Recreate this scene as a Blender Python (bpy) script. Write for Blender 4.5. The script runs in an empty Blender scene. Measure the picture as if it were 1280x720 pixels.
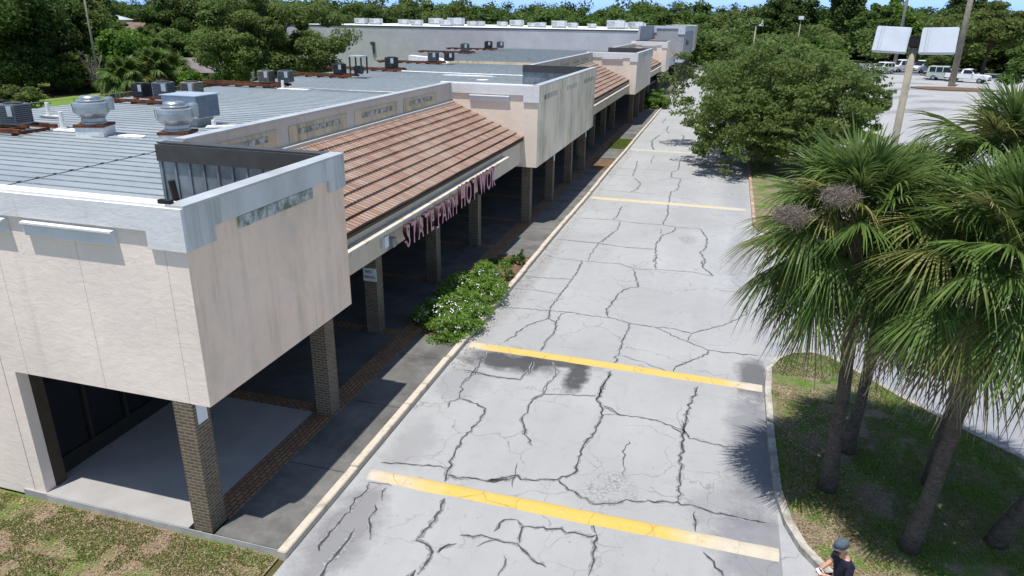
import bpy, bmesh, math, random
import numpy as np
from mathutils import Vector, Matrix, Quaternion

random.seed(7)
RAD = math.radians
scene = bpy.context.scene
COL = scene.collection

# ------------------------------------------------------------------ camera
YAW, PITCH, ROLL, FPX, CAMH = -0.28029, 0.362336, 0.014907, 887.875, 10.0
def cam_axes():
    cy, sy = math.cos(YAW), math.sin(YAW)
    f0 = Vector((sy, cy, 0)); r0 = Vector((cy, -sy, 0)); u0 = Vector((0, 0, 1))
    f = f0*math.cos(PITCH) - u0*math.sin(PITCH); u = u0*math.cos(PITCH) + f0*math.sin(PITCH)
    r = r0*math.cos(ROLL) + u*math.sin(ROLL); u2 = u*math.cos(ROLL) - r0*math.sin(ROLL)
    return r, u2, f
CR, CU, CF = cam_axes()
cd = bpy.data.cameras.new('camera'); cam = bpy.data.objects.new('camera', cd); COL.objects.link(cam)
cam.matrix_world = Matrix(((CR.x, CU.x, -CF.x, 0), (CR.y, CU.y, -CF.y, 0), (CR.z, CU.z, -CF.z, CAMH), (0, 0, 0, 1)))
cd.sensor_width = 36.0; cd.lens = 36.0*FPX/1280.0; cd.clip_start = 0.1; cd.clip_end = 6000
scene.camera = cam

def smooth(a, b, x):
    t = min(1, max(0, (x-a)/(b-a))); return t*t*(3-2*t)
def g(x, y):
    """height of the terrain: the car park rises a little to the far right, the lots far left are higher"""
    return 2.5*smooth(40, 95, y)*smooth(6, 22, x) + 4.5*smooth(120, 260, -x)
def ray(px, py):
    return CR*((px-640)/FPX) - CU*((py-360)/FPX) + CF
def on_z(px, py, z=0.0):
    d = ray(px, py); t = (z-CAMH)/d.z
    return Vector((0, 0, CAMH)) + d*t
def on_g(px, py):
    z = 0.0
    for _ in range(12):
        p = on_z(px, py, z); z = 0.5*z + 0.5*g(p.x, p.y)
    p = on_z(px, py, z); p.z = g(p.x, p.y); return p
def on_y(px, py, Y):
    d = ray(px, py); return Vector((0, 0, CAMH)) + d*(Y/d.y)
def along(px, dist):
    """a point on the ground in the direction of a column of the photograph, dist metres away"""
    d = ray(px, 40); d.z = 0; d.normalize(); p = d*dist; p.z = g(p.x, p.y); return p

# ------------------------------------------------------------------ object helpers
def tag(o, label=None, cat=None, group=None, kind=None):
    if label: o['label'] = label
    if cat: o['category'] = cat
    if group: o['group'] = group
    if kind: o['kind'] = kind
    return o
def thing(name, label, cat, loc=(0, 0, 0), rz=0.0, group=None):
    o = bpy.data.objects.new(name, None); COL.objects.link(o)
    o.location = loc; o.rotation_euler = (0, 0, rz); o.empty_display_size = .3
    return tag(o, label, cat, group)
def link(name, me, parent=None):
    o = bpy.data.objects.new(name, me); COL.objects.link(o)
    if parent is not None: o.parent = parent
    return o
def origin_of(o):
    p = Vector((0, 0, 0))
    while o is not None:
        p += o.location; o = o.parent
    return p
def copy_tree(o, parent=None):
    c = o.copy(); COL.objects.link(c)
    if parent is not None: c.parent = parent
    for ch in o.children: copy_tree(ch, c)
    return c

class MB:
    """collects shapes and links them as ONE mesh object"""
    def __init__(s): s.v = []; s.f = []; s.m = []
    def add(s, verts, faces, mi=0):
        b = len(s.v); s.v += [tuple(p) for p in verts]
        for f in faces: s.f.append(tuple(b+i for i in f)); s.m.append(mi)
        return s
    def box(s, x0, x1, y0, y1, z0, z1, mi=0):
        v = [(x, y, z) for z in (z0, z1) for y in (y0, y1) for x in (x0, x1)]
        return s.add(v, [(0, 2, 3, 1), (4, 5, 7, 6), (0, 1, 5, 4), (2, 6, 7, 3), (0, 4, 6, 2), (1, 3, 7, 5)], mi)
    def prism(s, poly, z0, z1, mi=0):
        n = len(poly)
        v = [(p[0], p[1], z0) for p in poly] + [(p[0], p[1], z1) for p in poly]
        f = [tuple(range(n-1, -1, -1)), tuple(range(n, 2*n))] + [(i, (i+1) % n, n+(i+1) % n, n+i) for i in range(n)]
        return s.add(v, f, mi)
    def extrude(s, pts, d, mi=0):
        """closed 3-D outline pushed along vector d"""
        n = len(pts); d = Vector(d)
        v = [Vector(p) for p in pts] + [Vector(p)+d for p in pts]
        f = [tuple(range(n-1, -1, -1)), tuple(range(n, 2*n))] + [(i, (i+1) % n, n+(i+1) % n, n+i) for i in range(n)]
        return s.add(v, f, mi)
    def tube(s, path, rad, n=8, mi=0, cap=True):
        path = [Vector(p) for p in path]
        if not hasattr(rad, '__len__'): rad = [rad]*len(path)
        v = []; up = Vector((0.13, 0.21, 1)).normalized()
        for i, p in enumerate(path):
            t = (path[min(i+1, len(path)-1)] - path[max(i-1, 0)]).normalized()
            a = t.cross(up)
            if a.length < 1e-3: a = t.cross(Vector((1, 0, 0)))
            a.normalize(); b = a.cross(t)
            for k in range(n):
                an = 2*math.pi*k/n
                v.append(p + (a*math.cos(an) + b*math.sin(an))*rad[i])
        f = []
        for i in range(len(path)-1):
            for k in range(n):
                f.append((i*n+k, i*n+(k+1) % n, (i+1)*n+(k+1) % n, (i+1)*n+k))
        if cap: f += [tuple(range(n-1, -1, -1)), tuple((len(path)-1)*n+k for k in range(n))]
        return s.add(v, f, mi)
    def lathe(s, prof, c=(0, 0, 0), n=20, mi=0):
        v = []; c = Vector(c)
        for r, z in prof:
            for k in range(n):
                an = 2*math.pi*k/n; v.append(c + Vector((r*math.cos(an), r*math.sin(an), z)))
        f = []
        for i in range(len(prof)-1):
            for k in range(n): f.append((i*n+k, i*n+(k+1) % n, (i+1)*n+(k+1) % n, (i+1)*n+k))
        f += [tuple(range(n-1, -1, -1)), tuple((len(prof)-1)*n+k for k in range(n))]
        return s.add(v, f, mi)
    def xform(s, M):
        s.v = [tuple(M @ Vector(p)) for p in s.v]; return s
    def mesh(s, name, mats, off=Vector((0, 0, 0)), smooth_=False, bevel=0):
        me = bpy.data.meshes.new(name)
        me.from_pydata([(p[0]-off[0], p[1]-off[1], p[2]-off[2]) for p in s.v], [], s.f)
        if not isinstance(mats, (list, tuple)): mats = [mats]
        for m in mats: me.materials.append(m)
        me.polygons.foreach_set('material_index', s.m)
        bm = bmesh.new(); bm.from_mesh(me)
        bmesh.ops.recalc_face_normals(bm, faces=bm.faces)
        if bevel:
            bmesh.ops.bevel(bm, geom=[e for e in bm.edges if e.is_manifold and e.calc_face_angle(0) > .5], offset=bevel, segments=2, affect='EDGES', clamp_overlap=True)
        bm.to_mesh(me); bm.free()
        if smooth_: me.polygons.foreach_set('use_smooth', [True]*len(me.polygons))
        me.update(); return me
    def build(s, name, mats, parent=None, world=True, smooth_=False, bevel=0):
        off = origin_of(parent) if (world and parent is not None) else Vector((0, 0, 0))
        return link(name, s.mesh(name, mats, off, smooth_, bevel), parent)

def mesh_arr(name, V, mats, nper=4, mi=None):
    """big mesh of loose quads (or tris) straight from a numpy array"""
    V = np.asarray(V, dtype=np.float32).reshape(-1, 3); n = len(V)//nper
    me = bpy.data.meshes.new(name)
    me.vertices.add(len(V)); me.vertices.foreach_set('co', V.ravel())
    me.loops.add(n*nper); me.loops.foreach_set('vertex_index', np.arange(n*nper, dtype=np.int32))
    me.polygons.add(n); me.polygons.foreach_set('loop_start', np.arange(0, n*nper, nper, dtype=np.int32))
    if not isinstance(mats, (list, tuple)): mats = [mats]
    for m in mats: me.materials.append(m)
    if mi is not None: me.polygons.foreach_set('material_index', np.asarray(mi, dtype=np.int32))
    me.update(calc_edges=True); me.validate()
    return me

# ------------------------------------------------------------------ material helpers
class NT:
    def __init__(s, name):
        s.mat = bpy.data.materials.new(name); s.mat.use_nodes = True
        s.n = s.mat.node_tree.nodes; s.l = s.mat.node_tree.links
        s.bsdf = s.n['Principled BSDF']; s.out = s.n['Material Output']
        s._pos = None
    def put(s, sock, v):
        if v is None: return
        if isinstance(v, bpy.types.NodeSocket): s.l.new(v, sock)
        elif hasattr(v, '__len__') and len(v) == 3 and sock.type == 'RGBA': sock.default_value = (*v, 1)
        else: sock.default_value = v
    def pos(s):
        if s._pos is None: s._pos = s.n.new('ShaderNodeNewGeometry').outputs['Position']
        return s._pos
    def scaled(s, sc, vec=None):
        m = s.n.new('ShaderNodeVectorMath'); m.operation = 'MULTIPLY'
        s.put(m.inputs[0], vec or s.pos()); m.inputs[1].default_value = sc; return m.outputs[0]
    def noise(s, scale=1, detail=4, rough=.55, vec=None, dist=0):
        t = s.n.new('ShaderNodeTexNoise'); s.put(t.inputs['Vector'], vec or s.pos())
        t.inputs['Scale'].default_value = scale; t.inputs['Detail'].default_value = detail
        t.inputs['Roughness'].default_value = rough; t.inputs['Distortion'].default_value = dist
        return t.outputs['Fac']
    def ramp(s, fac, a, b):
        m = s.n.new('ShaderNodeMapRange'); m.clamp = True; s.put(m.inputs['Value'], fac)
        m.inputs['From Min'].default_value = a; m.inputs['From Max'].default_value = b; return m.outputs[0]
    def math(s, op, a, b=0.0, c=None):
        m = s.n.new('ShaderNodeMath'); m.operation = op; s.put(m.inputs[0], a); s.put(m.inputs[1], b)
        if c is not None: s.put(m.inputs[2], c)
        return m.outputs[0]
    def mix(s, fac, a, b, mode='MIX'):
        m = s.n.new('ShaderNodeMix'); m.data_type = 'RGBA'; m.blend_type = mode; m.clamp_factor = True
        s.put(m.inputs[0], fac); s.put(m.inputs[6], a); s.put(m.inputs[7], b); return m.outputs[2]
    def bump(s, h, strength=.3, dist=.02):
        b = s.n.new('ShaderNodeBump'); b.inputs['Strength'].default_value = strength; b.inputs['Distance'].default_value = dist
        s.put(b.inputs['Height'], h); s.l.new(b.outputs[0], s.bsdf.inputs['Normal'])
    def sep(s):
        m = s.n.new('ShaderNodeSeparateXYZ'); s.l.new(s.pos(), m.inputs[0]); return m.outputs
    def comb(s, x, y, z):
        m = s.n.new('ShaderNodeCombineXYZ'); s.put(m.inputs[0], x); s.put(m.inputs[1], y); s.put(m.inputs[2], z); return m.outputs[0]
    def done(s, color, rough=.8, metal=0.0, spec=.3):
        s.put(s.bsdf.inputs['Base Color'], color); s.put(s.bsdf.inputs['Roughness'], rough)
        s.bsdf.inputs['Metallic'].default_value = metal; s.bsdf.inputs['Specular IOR Level'].default_value = spec
        return s.mat

def simple(name, c, rough=.7, metal=0.0, spec=.3, var=.12, scale=3.0, bump=0.0):
    t = NT(name); n = t.noise(scale, 5)
    dark = tuple(x*(1-var*1.6) for x in c); light = tuple(min(1, x*(1+var)) for x in c)
    col = t.mix(t.ramp(n, .3, .7), dark, light)
    if bump: t.bump(t.noise(scale*6, 4), bump, .02)
    return t.done(col, rough, metal, spec)

def stucco(name, c, stain=(.18, .17, .13), amount=.5, bump=.35, streak=.55, dense=.0, green=None, joints=()):
    """rough painted render: trowel relief, vertical run-down streaks and blotches"""
    t = NT(name)
    big = t.noise(.55, 5); fine = t.noise(5.5, 5)
    col = t.mix(t.ramp(big, .3, .7), tuple(x*.9 for x in c), tuple(min(1, x*1.06) for x in c))
    col = t.mix(t.math('MULTIPLY', t.ramp(fine, .5, .75), .22), col, tuple(x*.72 for x in c))
    st = t.noise(1.0, 6, .65, t.scaled((3.2, 3.2, .22)))
    patch = t.noise(.35, 3)
    m = t.math('MULTIPLY', t.ramp(st, streak-dense, streak+.22-dense), t.ramp(patch, .35, .62))
    col = t.mix(t.math('MULTIPLY', m, amount), col, stain)
    if green:
        gm = t.math('MULTIPLY', t.ramp(t.noise(.6, 5, .6, t.scaled((1, 1, .6))), .52, .66), .4)
        col = t.mix(gm, col, green)
    for jx in joints:   # control joints in the render
        e = t.math('LESS_THAN', t.math('ABSOLUTE', t.math('SUBTRACT', t.sep()[0], jx)), .008)
        col = t.mix(t.math('MULTIPLY', e, .6), col, tuple(x*.4 for x in c))
    pt = t.ramp(t.noise(.8, 4, .5, t.scaled((1, 1, 1.4)), .3), .54, .57)
    col = t.mix(t.math('MULTIPLY', pt, .10), col, (.62, .62, .60))
    h = t.noise(2.6, 8, .68, t.scaled((1.2, 1.2, 2.4)), .5)
    t.bump(h, bump, .05)
    return t.done(col, .9, 0, .2)

def brick(name, c1, c2, mortar, bw=.21, bh=.075, flat=False, ms=.012):
    t = NT(name); p = t.sep()
    if flat: vec = t.comb(p[1], p[0], 0.0)
    else: vec = t.comb(t.math('ADD', p[0], p[1]), p[2], 0.0)
    b = t.n.new('ShaderNodeTexBrick'); t.l.new(vec, b.inputs['Vector'])
    b.inputs['Scale'].default_value = 1.0; b.inputs['Brick Width'].default_value = bw; b.inputs['Row Height'].default_value = bh
    b.inputs['Mortar Size'].default_value = ms; b.inputs['Mortar Smooth'].default_value = .2; b.inputs['Bias'].default_value = 0
    t.put(b.inputs['Color1'], c1); t.put(b.inputs['Color2'], c2); t.put(b.inputs['Mortar'], mortar)
    col = t.mix(t.math('MULTIPLY', t.ramp(t.noise(1.3, 5), .45, .75), .5), b.outputs['Color'], tuple(x*.6 for x in c1))
    inv = t.math('SUBTRACT', 1.0, b.outputs['Fac'])
    t.bump(inv, .6, .01)
    return t.done(col, .85, 0, .2)

def leafmat(name, c1, c2, c3, scale=.5, trans=.3, rough=.5):
    t = NT(name)
    geo = t.n.new('ShaderNodeNewGeometry')
    col = t.mix(t.ramp(t.noise(scale, 3), .35, .65), c1, c2)
    col = t.mix(t.math('MULTIPLY', t.ramp(geo.outputs['Random Per Island'], .45, 1.0), .75), col, c3)
    col = t.mix(t.math('MULTIPLY', t.ramp(geo.outputs['Random Per Island'], .25, .0), .5), col, tuple(x*.55 for x in c1))
    t.put(t.bsdf.inputs['Base Color'], col); t.bsdf.inputs['Roughness'].default_value = rough
    t.bsdf.inputs['Specular IOR Level'].default_value = .4 if rough < .4 else .12
    tr = t.n.new('ShaderNodeBsdfTranslucent')
    t.put(tr.inputs['Color'], t.mix(.35, col, tuple(min(1, x*1.6) for x in c3)))
    mx = t.n.new('ShaderNodeMixShader'); mx.inputs[0].default_value = trans
    t.l.new(t.bsdf.outputs[0], mx.inputs[1]); t.l.new(tr.outputs[0], mx.inputs[2]); t.l.new(mx.outputs[0], t.out.inputs[0])
    return t.mat

# ---- the asphalt: sun bleached, grainy, with tyre-dark and damp stains of their own shape
def asphalt(name, base, blobs=(), agg=.3, allig=None):
    t = NT(name); p = t.sep()
    grain = t.noise(55, 3, .7); mid = t.noise(2.2, 6, .65); big = t.noise(.22, 4)
    lane = t.noise(1.0, 4, .6, t.scaled((.9, .07, 1)))
    col = t.mix(t.ramp(big, .3, .7), tuple(x*.88 for x in base), tuple(x*1.07 for x in base))
    col = t.mix(t.math('MULTIPLY', t.ramp(lane, .42, .72), .4), col, tuple(x*.78 for x in base))
    col = t.mix(t.math('MULTIPLY', t.ramp(mid, .52, .75), .45), col, tuple(x*.72 for x in base))
    col = t.mix(t.math('MULTIPLY', t.ramp(grain, .45, .7), agg*1.6), col, tuple(x*.45 for x in base))
    spots = t.noise(7.0, 3, .5)
    col = t.mix(t.math('MULTIPLY', t.ramp(spots, .69, .73), .5), col, tuple(x*.4 for x in base))
    wob = t.math('MULTIPLY', t.math('SUBTRACT', t.noise(1.4, 6, .7), .5), 1.5)
    for (bx, by, rx, ry, s, cc) in blobs:
        dx = t.math('DIVIDE', t.math('SUBTRACT', p[0], bx), rx); dy = t.math('DIVIDE', t.math('SUBTRACT', p[1], by), ry)
        d = t.math('SQRT', t.math('ADD', t.math('MULTIPLY', dx, dx), t.math('MULTIPLY', dy, dy)))
        d = t.math('ADD', d, wob)
        m = t.math('MULTIPLY', t.ramp(d, 1.05, .55), s)
        col = t.mix(m, col, cc)
    dv = t.n.new('ShaderNodeVectorMath'); dv.operation = 'ADD'; nz = t.n.new('ShaderNodeTexNoise'); t.put(nz.inputs['Vector'], t.pos()); nz.inputs['Scale'].default_value = 1.2; nz.inputs['Detail'].default_value = 6
    t.put(dv.inputs[0], t.pos()); t.l.new(nz.outputs['Color'], dv.inputs[1])
    hv = t.n.new('ShaderNodeTexVoronoi'); hv.feature = 'DISTANCE_TO_EDGE'; t.put(hv.inputs['Vector'], dv.outputs[0]); hv.inputs['Scale'].default_value = .62
    hm_ = t.math('MULTIPLY', t.ramp(hv.outputs['Distance'], .012, .004), t.ramp(t.noise(.45, 4), .42, .58))
    col = t.mix(t.math('MULTIPLY', hm_, .5), col, tuple(x*.35 for x in base))
    if allig:
        ax, ay, ar = allig
        v = t.n.new('ShaderNodeTexVoronoi'); v.feature = 'DISTANCE_TO_EDGE'; t.put(v.inputs['Vector'], t.pos()); v.inputs['Scale'].default_value = 8.5
        dx = t.math('SUBTRACT', p[0], ax); dy = t.math('SUBTRACT', p[1], ay)
        d = t.math('SQRT', t.math('ADD', t.math('MULTIPLY', dx, dx), t.math('MULTIPLY', dy, dy)))
        m = t.math('MULTIPLY', t.ramp(d, ar, ar*.6), t.ramp(v.outputs['Distance'], .075, .03))
        col = t.mix(t.math('MULTIPLY', t.math('MULTIPLY', m, t.ramp(t.noise(3, 3), .3, .6)), .6), col, (.08, .08, .085))
    t.bump(grain, .25, .008)
    return t.done(col, .92, 0, .15)

M = {}
DK = (.06, .06, .064)
M['road'] = asphalt('sun_bleached_asphalt', (.352, .356, .355), blobs=[
    (-5.5, 19.1, 1.7, .75, .95, DK), (-3.35, 18.8, .42, 1.2, .95, DK), (-4.4, 19.5, 1.6, .4, .9, DK),
    (-6.5, 17.4, .9, 1.5, .35, (.14, .14, .16)),
    (1.75, 20.3, .6, 1.6, .75, DK), (1.6, 16.3, .7, 4.0, .55, (.12, .12, .14)), (1.7, 12.6, 1.0, 1.8, .6, (.15, .15, .17)), (.9, 13.6, .9, 1.0, .4, (.17, .17, .19)),
    (-6.6, 10.6, .8, 1.9, .6, (.14, .135, .145)), (-6.5, 14.0, .6, 1.2, .35, (.17, .165, .175)), (-6.9, 26, .5, 7, .35, (.2, .19, .19)),
    (-1.0, 34.5, .5, 1.0, .35, (.2, .2, .21)), (1.4, 32, .6, 5, .45, (.2, .2, .22)), (1.2, 45, .9, 6, .4, (.22, .22, .23))], allig=(*on_z(761, 612)[:2], .8))
M['lot'] = asphalt('grey_car_park_asphalt', (.365, .37, .38), blobs=[(10, 20, 10, 13, .6, (.22, .23, .26)), (12, 17, 5, 5, .55, (.17, .18, .21)), *[(*on_g(a_, b_)[:2], c_, d_, .75, (.19, .19, .195)) for a_, b_, c_, d_ in ((1172, 100, 4, 2.6), (1140, 104, 3.5, 2.2), (1165, 112, 5, 2.4), (1125, 121, 3.5, 1.8), (1178, 127, 3.5, 1.6), (1150, 137, 4, 1.5), (1110, 112, 3, 2.0))]])
M['backroad'] = asphalt('dark_road_asphalt', (.17, .18, .21))
M['crack'] = simple('crack_filler', (.06, .062, .07), .9, var=.3, scale=8)
M['concrete_smooth'] = simple('painted_concrete', (.32, .31, .30), .75, var=.08, scale=1.2, bump=.05)

def concrete(name, c, dirt=(.09, .09, .085), amt=.75, joint=None):
    t = NT(name); p = t.sep()
    n1 = t.noise(.7, 6, .65); n2 = t.noise(3.5, 6, .65); gr = t.noise(40, 2)
    col = t.mix(t.ramp(n2, .3, .75), tuple(x*1.1 for x in c), tuple(x*.75 for x in c))
    col = t.mix(t.math('MULTIPLY', t.ramp(n1, .42, .66), amt), col, dirt)
    col = t.mix(t.math('MULTIPLY', t.ramp(gr, .45, .7), .25), col, tuple(x*.5 for x in c))
    if joint:
        fr = t.math('FRACT', t.math('DIVIDE', p[1], joint)); e = t.math('LESS_THAN', fr, .012)
        col = t.mix(t.math('MULTIPLY', e, .8), col, (.04, .04, .04))
    t.bump(gr, .2, .006); return t.done(col, .9, 0, .15)
M['concrete'] = concrete('weathered_concrete', (.165, .162, .152), dirt=(.055, .055, .052), amt=.7, joint=3.05)
M['walk_dark'] = concrete('shade_darkened_concrete', (.12, .118, .115), dirt=(.06, .058, .055))  # canopy shade darkened into the base colour; the rear alley shares it
M['edge'] = simple('slab_edge_paint', (.42, .41, .38), .8, var=.12, scale=4, bump=.1)
def kerbmat(name, c, under, a=.52, b=.6):
    t = NT(name); n = t.noise(2.6, 7, .7)
    col = t.mix(t.ramp(t.noise(14, 4), .3, .7), tuple(x*.85 for x in c), c)
    col = t.mix(t.ramp(n, a, b), col, under); t.bump(t.noise(20, 4), .25, .01); return t.done(col, .85, 0, .2)
M['kerb_white'] = kerbmat('worn_cream_kerb_paint', (.54, .475, .385), (.33, .29, .23), .53, .64)
M['kerb_grey'] = kerbmat('old_concrete_kerb', (.46, .43, .38), (.24, .22, .19), .42, .6)
# speed bump paint fades to bare concrete towards both ends (worn paint with a shape of its own)
def bumpmat(name, yellow, bare, xa, xb, xc, xd, wear):
    t = NT(name); p = t.sep()
    w = t.math('MULTIPLY', t.math('SUBTRACT', t.noise(1.6, 7, .7), .5), 2.4)
    px = t.math('ADD', p[0], w)
    m = t.math('MULTIPLY', t.ramp(px, xa, xb), t.ramp(px, xd, xc))
    m = t.math('MULTIPLY', m, t.ramp(t.noise(5, 6, .75), wear+.12, wear-.08))
    col = t.mix(m, t.mix(t.ramp(t.noise(3, 5), .3, .7), tuple(x*.82 for x in bare), bare), yellow)
    col = t.mix(t.math('MULTIPLY', t.ramp(t.noise(9, 5, .7), .6, .7), .4), col, (.25, .2, .12))
    v = t.n.new('ShaderNodeTexVoronoi'); v.feature = 'DISTANCE_TO_EDGE'; t.put(v.inputs['Vector'], t.scaled((1.0, .5, 1))); v.inputs['Scale'].default_value = .7
    cr_ = t.math('MULTIPLY', t.ramp(t.math('ADD', v.outputs['Distance'], t.math('MULTIPLY', t.noise(9, 4), .02)), .017, .010), .5); col = t.mix(cr_, col, (.12, .09, .05))
    t.bump(t.noise(30, 3), .3, .01); return t.done(col, .85, 0, .2)
M['bump1'] = bumpmat('yellow_bump_paint', (.53, .375, .095), (.53, .47, .38), -6.9, -5.0, -.4, .9, .66)
M['bump2'] = bumpmat('yellow_bump_paint_second', (.53, .38, .11), (.52, .47, .38), -7.4, -6.0, .6, 1.6, .66)
M['bump3'] = bumpmat('pale_yellow_bump_paint', (.50, .42, .24), (.45, .43, .37), -7.6, -6.4, 0, 1.6, .53)
M['bump4'] = bumpmat('faded_bump_paint', (.46, .42, .31), (.41, .40, .37), -7.8, -6.4, -2, 1.6, .46)

M['stucco'] = stucco('pink_beige_stucco', (.90, .765, .665), amount=.25, bump=.2, joints=(-9.05, -12.95, -11.0))
M['stucco_side'] = stucco('stained_pink_stucco', (.93, .71, .545), stain=(.42, .34, .23), amount=.45, bump=.15, streak=.50, dense=.02, green=(.42, .42, .28))
M['stucco_mould'] = stucco('mouldy_grey_stucco', (.86, .73, .555), stain=(.27, .26, .19), amount=.7, bump=.12, streak=.45, dense=.05, green=(.32, .33, .22))
M['stucco_cream'] = stucco('cream_stucco', (.82, .70, .58), amount=.2, bump=.15)
M['trim'] = stucco('white_trim_stucco', (.71, .71, .705), amount=.25, bump=.22)
M['trim_side'] = stucco('grey_white_trim', (.66, .665, .635), stain=(.25, .25, .2), amount=.7, bump=.15, streak=.46, dense=.04, green=(.40, .42, .34))
def mouldy(name, c, stain, a, b):
    t = NT(name); n = t.noise(1.0, 7, .7, t.scaled((4, 4, 3))); d = t.noise(1.0, 5, .65, t.scaled((7, 7, .6)))
    col = t.mix(t.math('MULTIPLY', t.ramp(n, a, b), .85), c, stain); col = t.mix(t.math('MULTIPLY', t.ramp(d, .5, .62), .5), col, tuple(x*.5 for x in c))
    return t.done(col, .9, 0, .15)
M['trim_mould'] = mouldy('mouldy_ornament_bar', (.56, .58, .56), (.12, .13, .06), .42, .58)
M['bar_faint'] = stucco('faint_mouldy_bar', (.58, .54, .46), stain=(.13, .13, .1), amount=.8, bump=.1, streak=.45, dense=.06)
M['coping'] = simple('pale_metal_coping', (.47, .49, .50), .45, .3, .5, var=.12, scale=1.5)
M['panel'] = stucco('stained_yellow_panel', (.66, .54, .36), stain=(.22, .20, .13), amount=.6, bump=.1, streak=.45, dense=.06)
M['pilaster'] = stucco('grey_parapet_paint', (.62, .55, .47), stain=(.3, .27, .22), amount=.5, bump=.1)
M['fascia'] = stucco('beige_fascia', (.62, .53, .41), amount=.3, bump=.1)
M['gutter'] = kerbmat('peeling_white_gutter', (.60, .55, .46), (.36, .29, .21), .52, .62)
M['flash'] = kerbmat('white_roof_flashing', (.64, .59, .52), (.6, .52, .44), .6, .7)
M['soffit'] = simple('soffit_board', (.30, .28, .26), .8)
M['brick'] = brick('brown_brick', (.115, .084, .058), (.165, .125, .083), (.27, .235, .18))
M['paver'] = brick('brick_paver', (.23, .125, .07), (.31, .185, .10), (.07, .06, .05), .21, .11, flat=True, ms=.016)
M['dark_wall'] = simple('dark_shopfront_frame', (.022, .02, .018), .5)
M['jamb'] = simple('brown_jamb', (.06, .045, .03), .7)
def glass(name, c=(.012, .013, .015)):
    t = NT(name); return t.done(c, .08, 0, .5)
M['glass'] = glass('dark_window_glass')
# standing-seam roof sheet
def roofmat():
    t = NT('galvanised_roof_sheet'); p = t.sep()
    n = t.noise(.35, 5); st = t.noise(1.0, 5, .6, t.scaled((.12, 2.2, 1)))
    col = t.mix(t.ramp(n, .3, .7), (.285, .325, .345), (.36, .40, .415))
    col = t.mix(t.math('MULTIPLY', t.ramp(st, .45, .7), .55), col, (.43, .445, .45))
    col = t.mix(t.math('MULTIPLY', t.ramp(t.noise(1.7, 6, .7), .6, .72), .35), col, (.14, .14, .13))
    return t.done(col, .5, .35, .4)
M['roof'] = roofmat()
M['rib'] = simple('roof_rib', (.27, .30, .315), .5, .35, .4, var=.2)
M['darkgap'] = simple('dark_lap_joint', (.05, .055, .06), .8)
M['corr'] = simple('corrugated_screen_metal', (.25, .29, .32), .4, .45, .4, var=.25, scale=1.5)
M['cap'] = simple('dark_bronze_cap', (.065, .065, .065), .45, .2, .4)
def tilemat(name, a, b, c):
    t = NT(name); p = t.sep()
    vec = t.comb(p[1], t.math('MULTIPLY', p[0], 1.0), 0.0)
    bt = t.n.new('ShaderNodeTexBrick'); t.l.new(vec, bt.inputs['Vector']); bt.inputs['Scale'].default_value = 1
    bt.inputs['Brick Width'].default_value = .2; bt.inputs['Row Height'].default_value = .3856; bt.inputs['Mortar Size'].default_value = .024
    bt.inputs['Mortar Smooth'].default_value = .6
    t.put(bt.inputs['Color1'], a); t.put(bt.inputs['Color2'], b); t.put(bt.inputs['Mortar'], tuple(x*.3 for x in a))
    col = t.mix(t.math('MULTIPLY', t.ramp(t.noise(.5, 5, .6), .45, .7), .38), bt.outputs['Color'], c)
    col = t.mix(t.math('MULTIPLY', t.ramp(t.noise(6, 5, .7), .55, .75), .45), col, tuple(x*.5 for x in a))
    t.bump(t.math('SUBTRACT', 1.0, bt.outputs['Fac']), .8, .03)
    return t.done(col, .85, 0, .2)
M['tile'] = tilemat('terracotta_roof_tile', (.25, .15, .112), (.35, .245, .19), (.37, .315, .26))
M['grey_wall'] = stucco('grey_block_wall', (.46, .45, .47), stain=(.3, .3, .31), amount=.3, bump=.2)
M['grey_dark'] = stucco('grey_front_render', (.36, .37, .40), amount=.3, bump=.1)
M['grey_trim'] = simple('pale_blue_grey_trim', (.55, .60, .66), .8)
M['white_roof'] = simple('white_roof_membrane', (.80, .80, .79), .7, var=.06, scale=.3)
M['ac_dark'] = simple('condenser_dark_grille', (.05, .052, .055), .6, .3, var=.3, scale=6)
M['ac_body'] = simple('condenser_cabinet_paint', (.20, .225, .24), .5, .2, var=.15, scale=4)
M['ac_beige'] = simple('condenser_beige_paint', (.36, .31, .25), .6, .1, var=.15)
M['ac_panel'] = simple('condenser_service_panel', (.42, .46, .50), .45, .2, var=.1)
M['rust'] = simple('rusty_steel', (.135, .05, .025), .9, .1, var=.4, scale=3, bump=.3)
M['alu'] = simple('spun_aluminium', (.40, .43, .45), .35, .7, .5, var=.15, scale=2)
M['white_paint'] = simple('white_sealant', (.74, .74, .72), .7, var=.15, scale=5)
M['box_blue'] = simple('blue_grey_cabinet', (.36, .43, .50), .45, .2, var=.1)
M['box_louvre'] = simple('blue_louvre', (.16, .20, .26), .5, .3, var=.15)
M['white_metal'] = simple('white_metal', (.76, .78, .80), .4, .1, .4, var=.05)
M['flood'] = simple('pale_floodlight_housing', (.56, .60, .65), .45, .1, .4, var=.06, scale=1.5)
M['pole'] = simple('weathered_concrete_pole', (.30, .27, .21), .85, var=.18, scale=2.5)
M['wood_pole'] = simple('grey_timber_pole', (.27, .25, .21), .9, var=.2, scale=2)
M['iron'] = simple('dark_iron', (.03, .024, .022), .6, .4)
M['fence'] = simple('galvanised_fence', (.34, .35, .35), .5, .5)
M['letter_face'] = simple('faded_pink_letter_face', (.54, .30, .35), .5, var=.25, scale=5)
M['letter_side'] = simple('maroon_letter_side', (.045, .014, .018), .5, var=.3)
M['sign_white'] = simple('white_sign_plate', (.72, .76, .80), .5, var=.05)
M['sign_ink'] = simple('sign_ink', (.10, .09, .16), .6)

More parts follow.
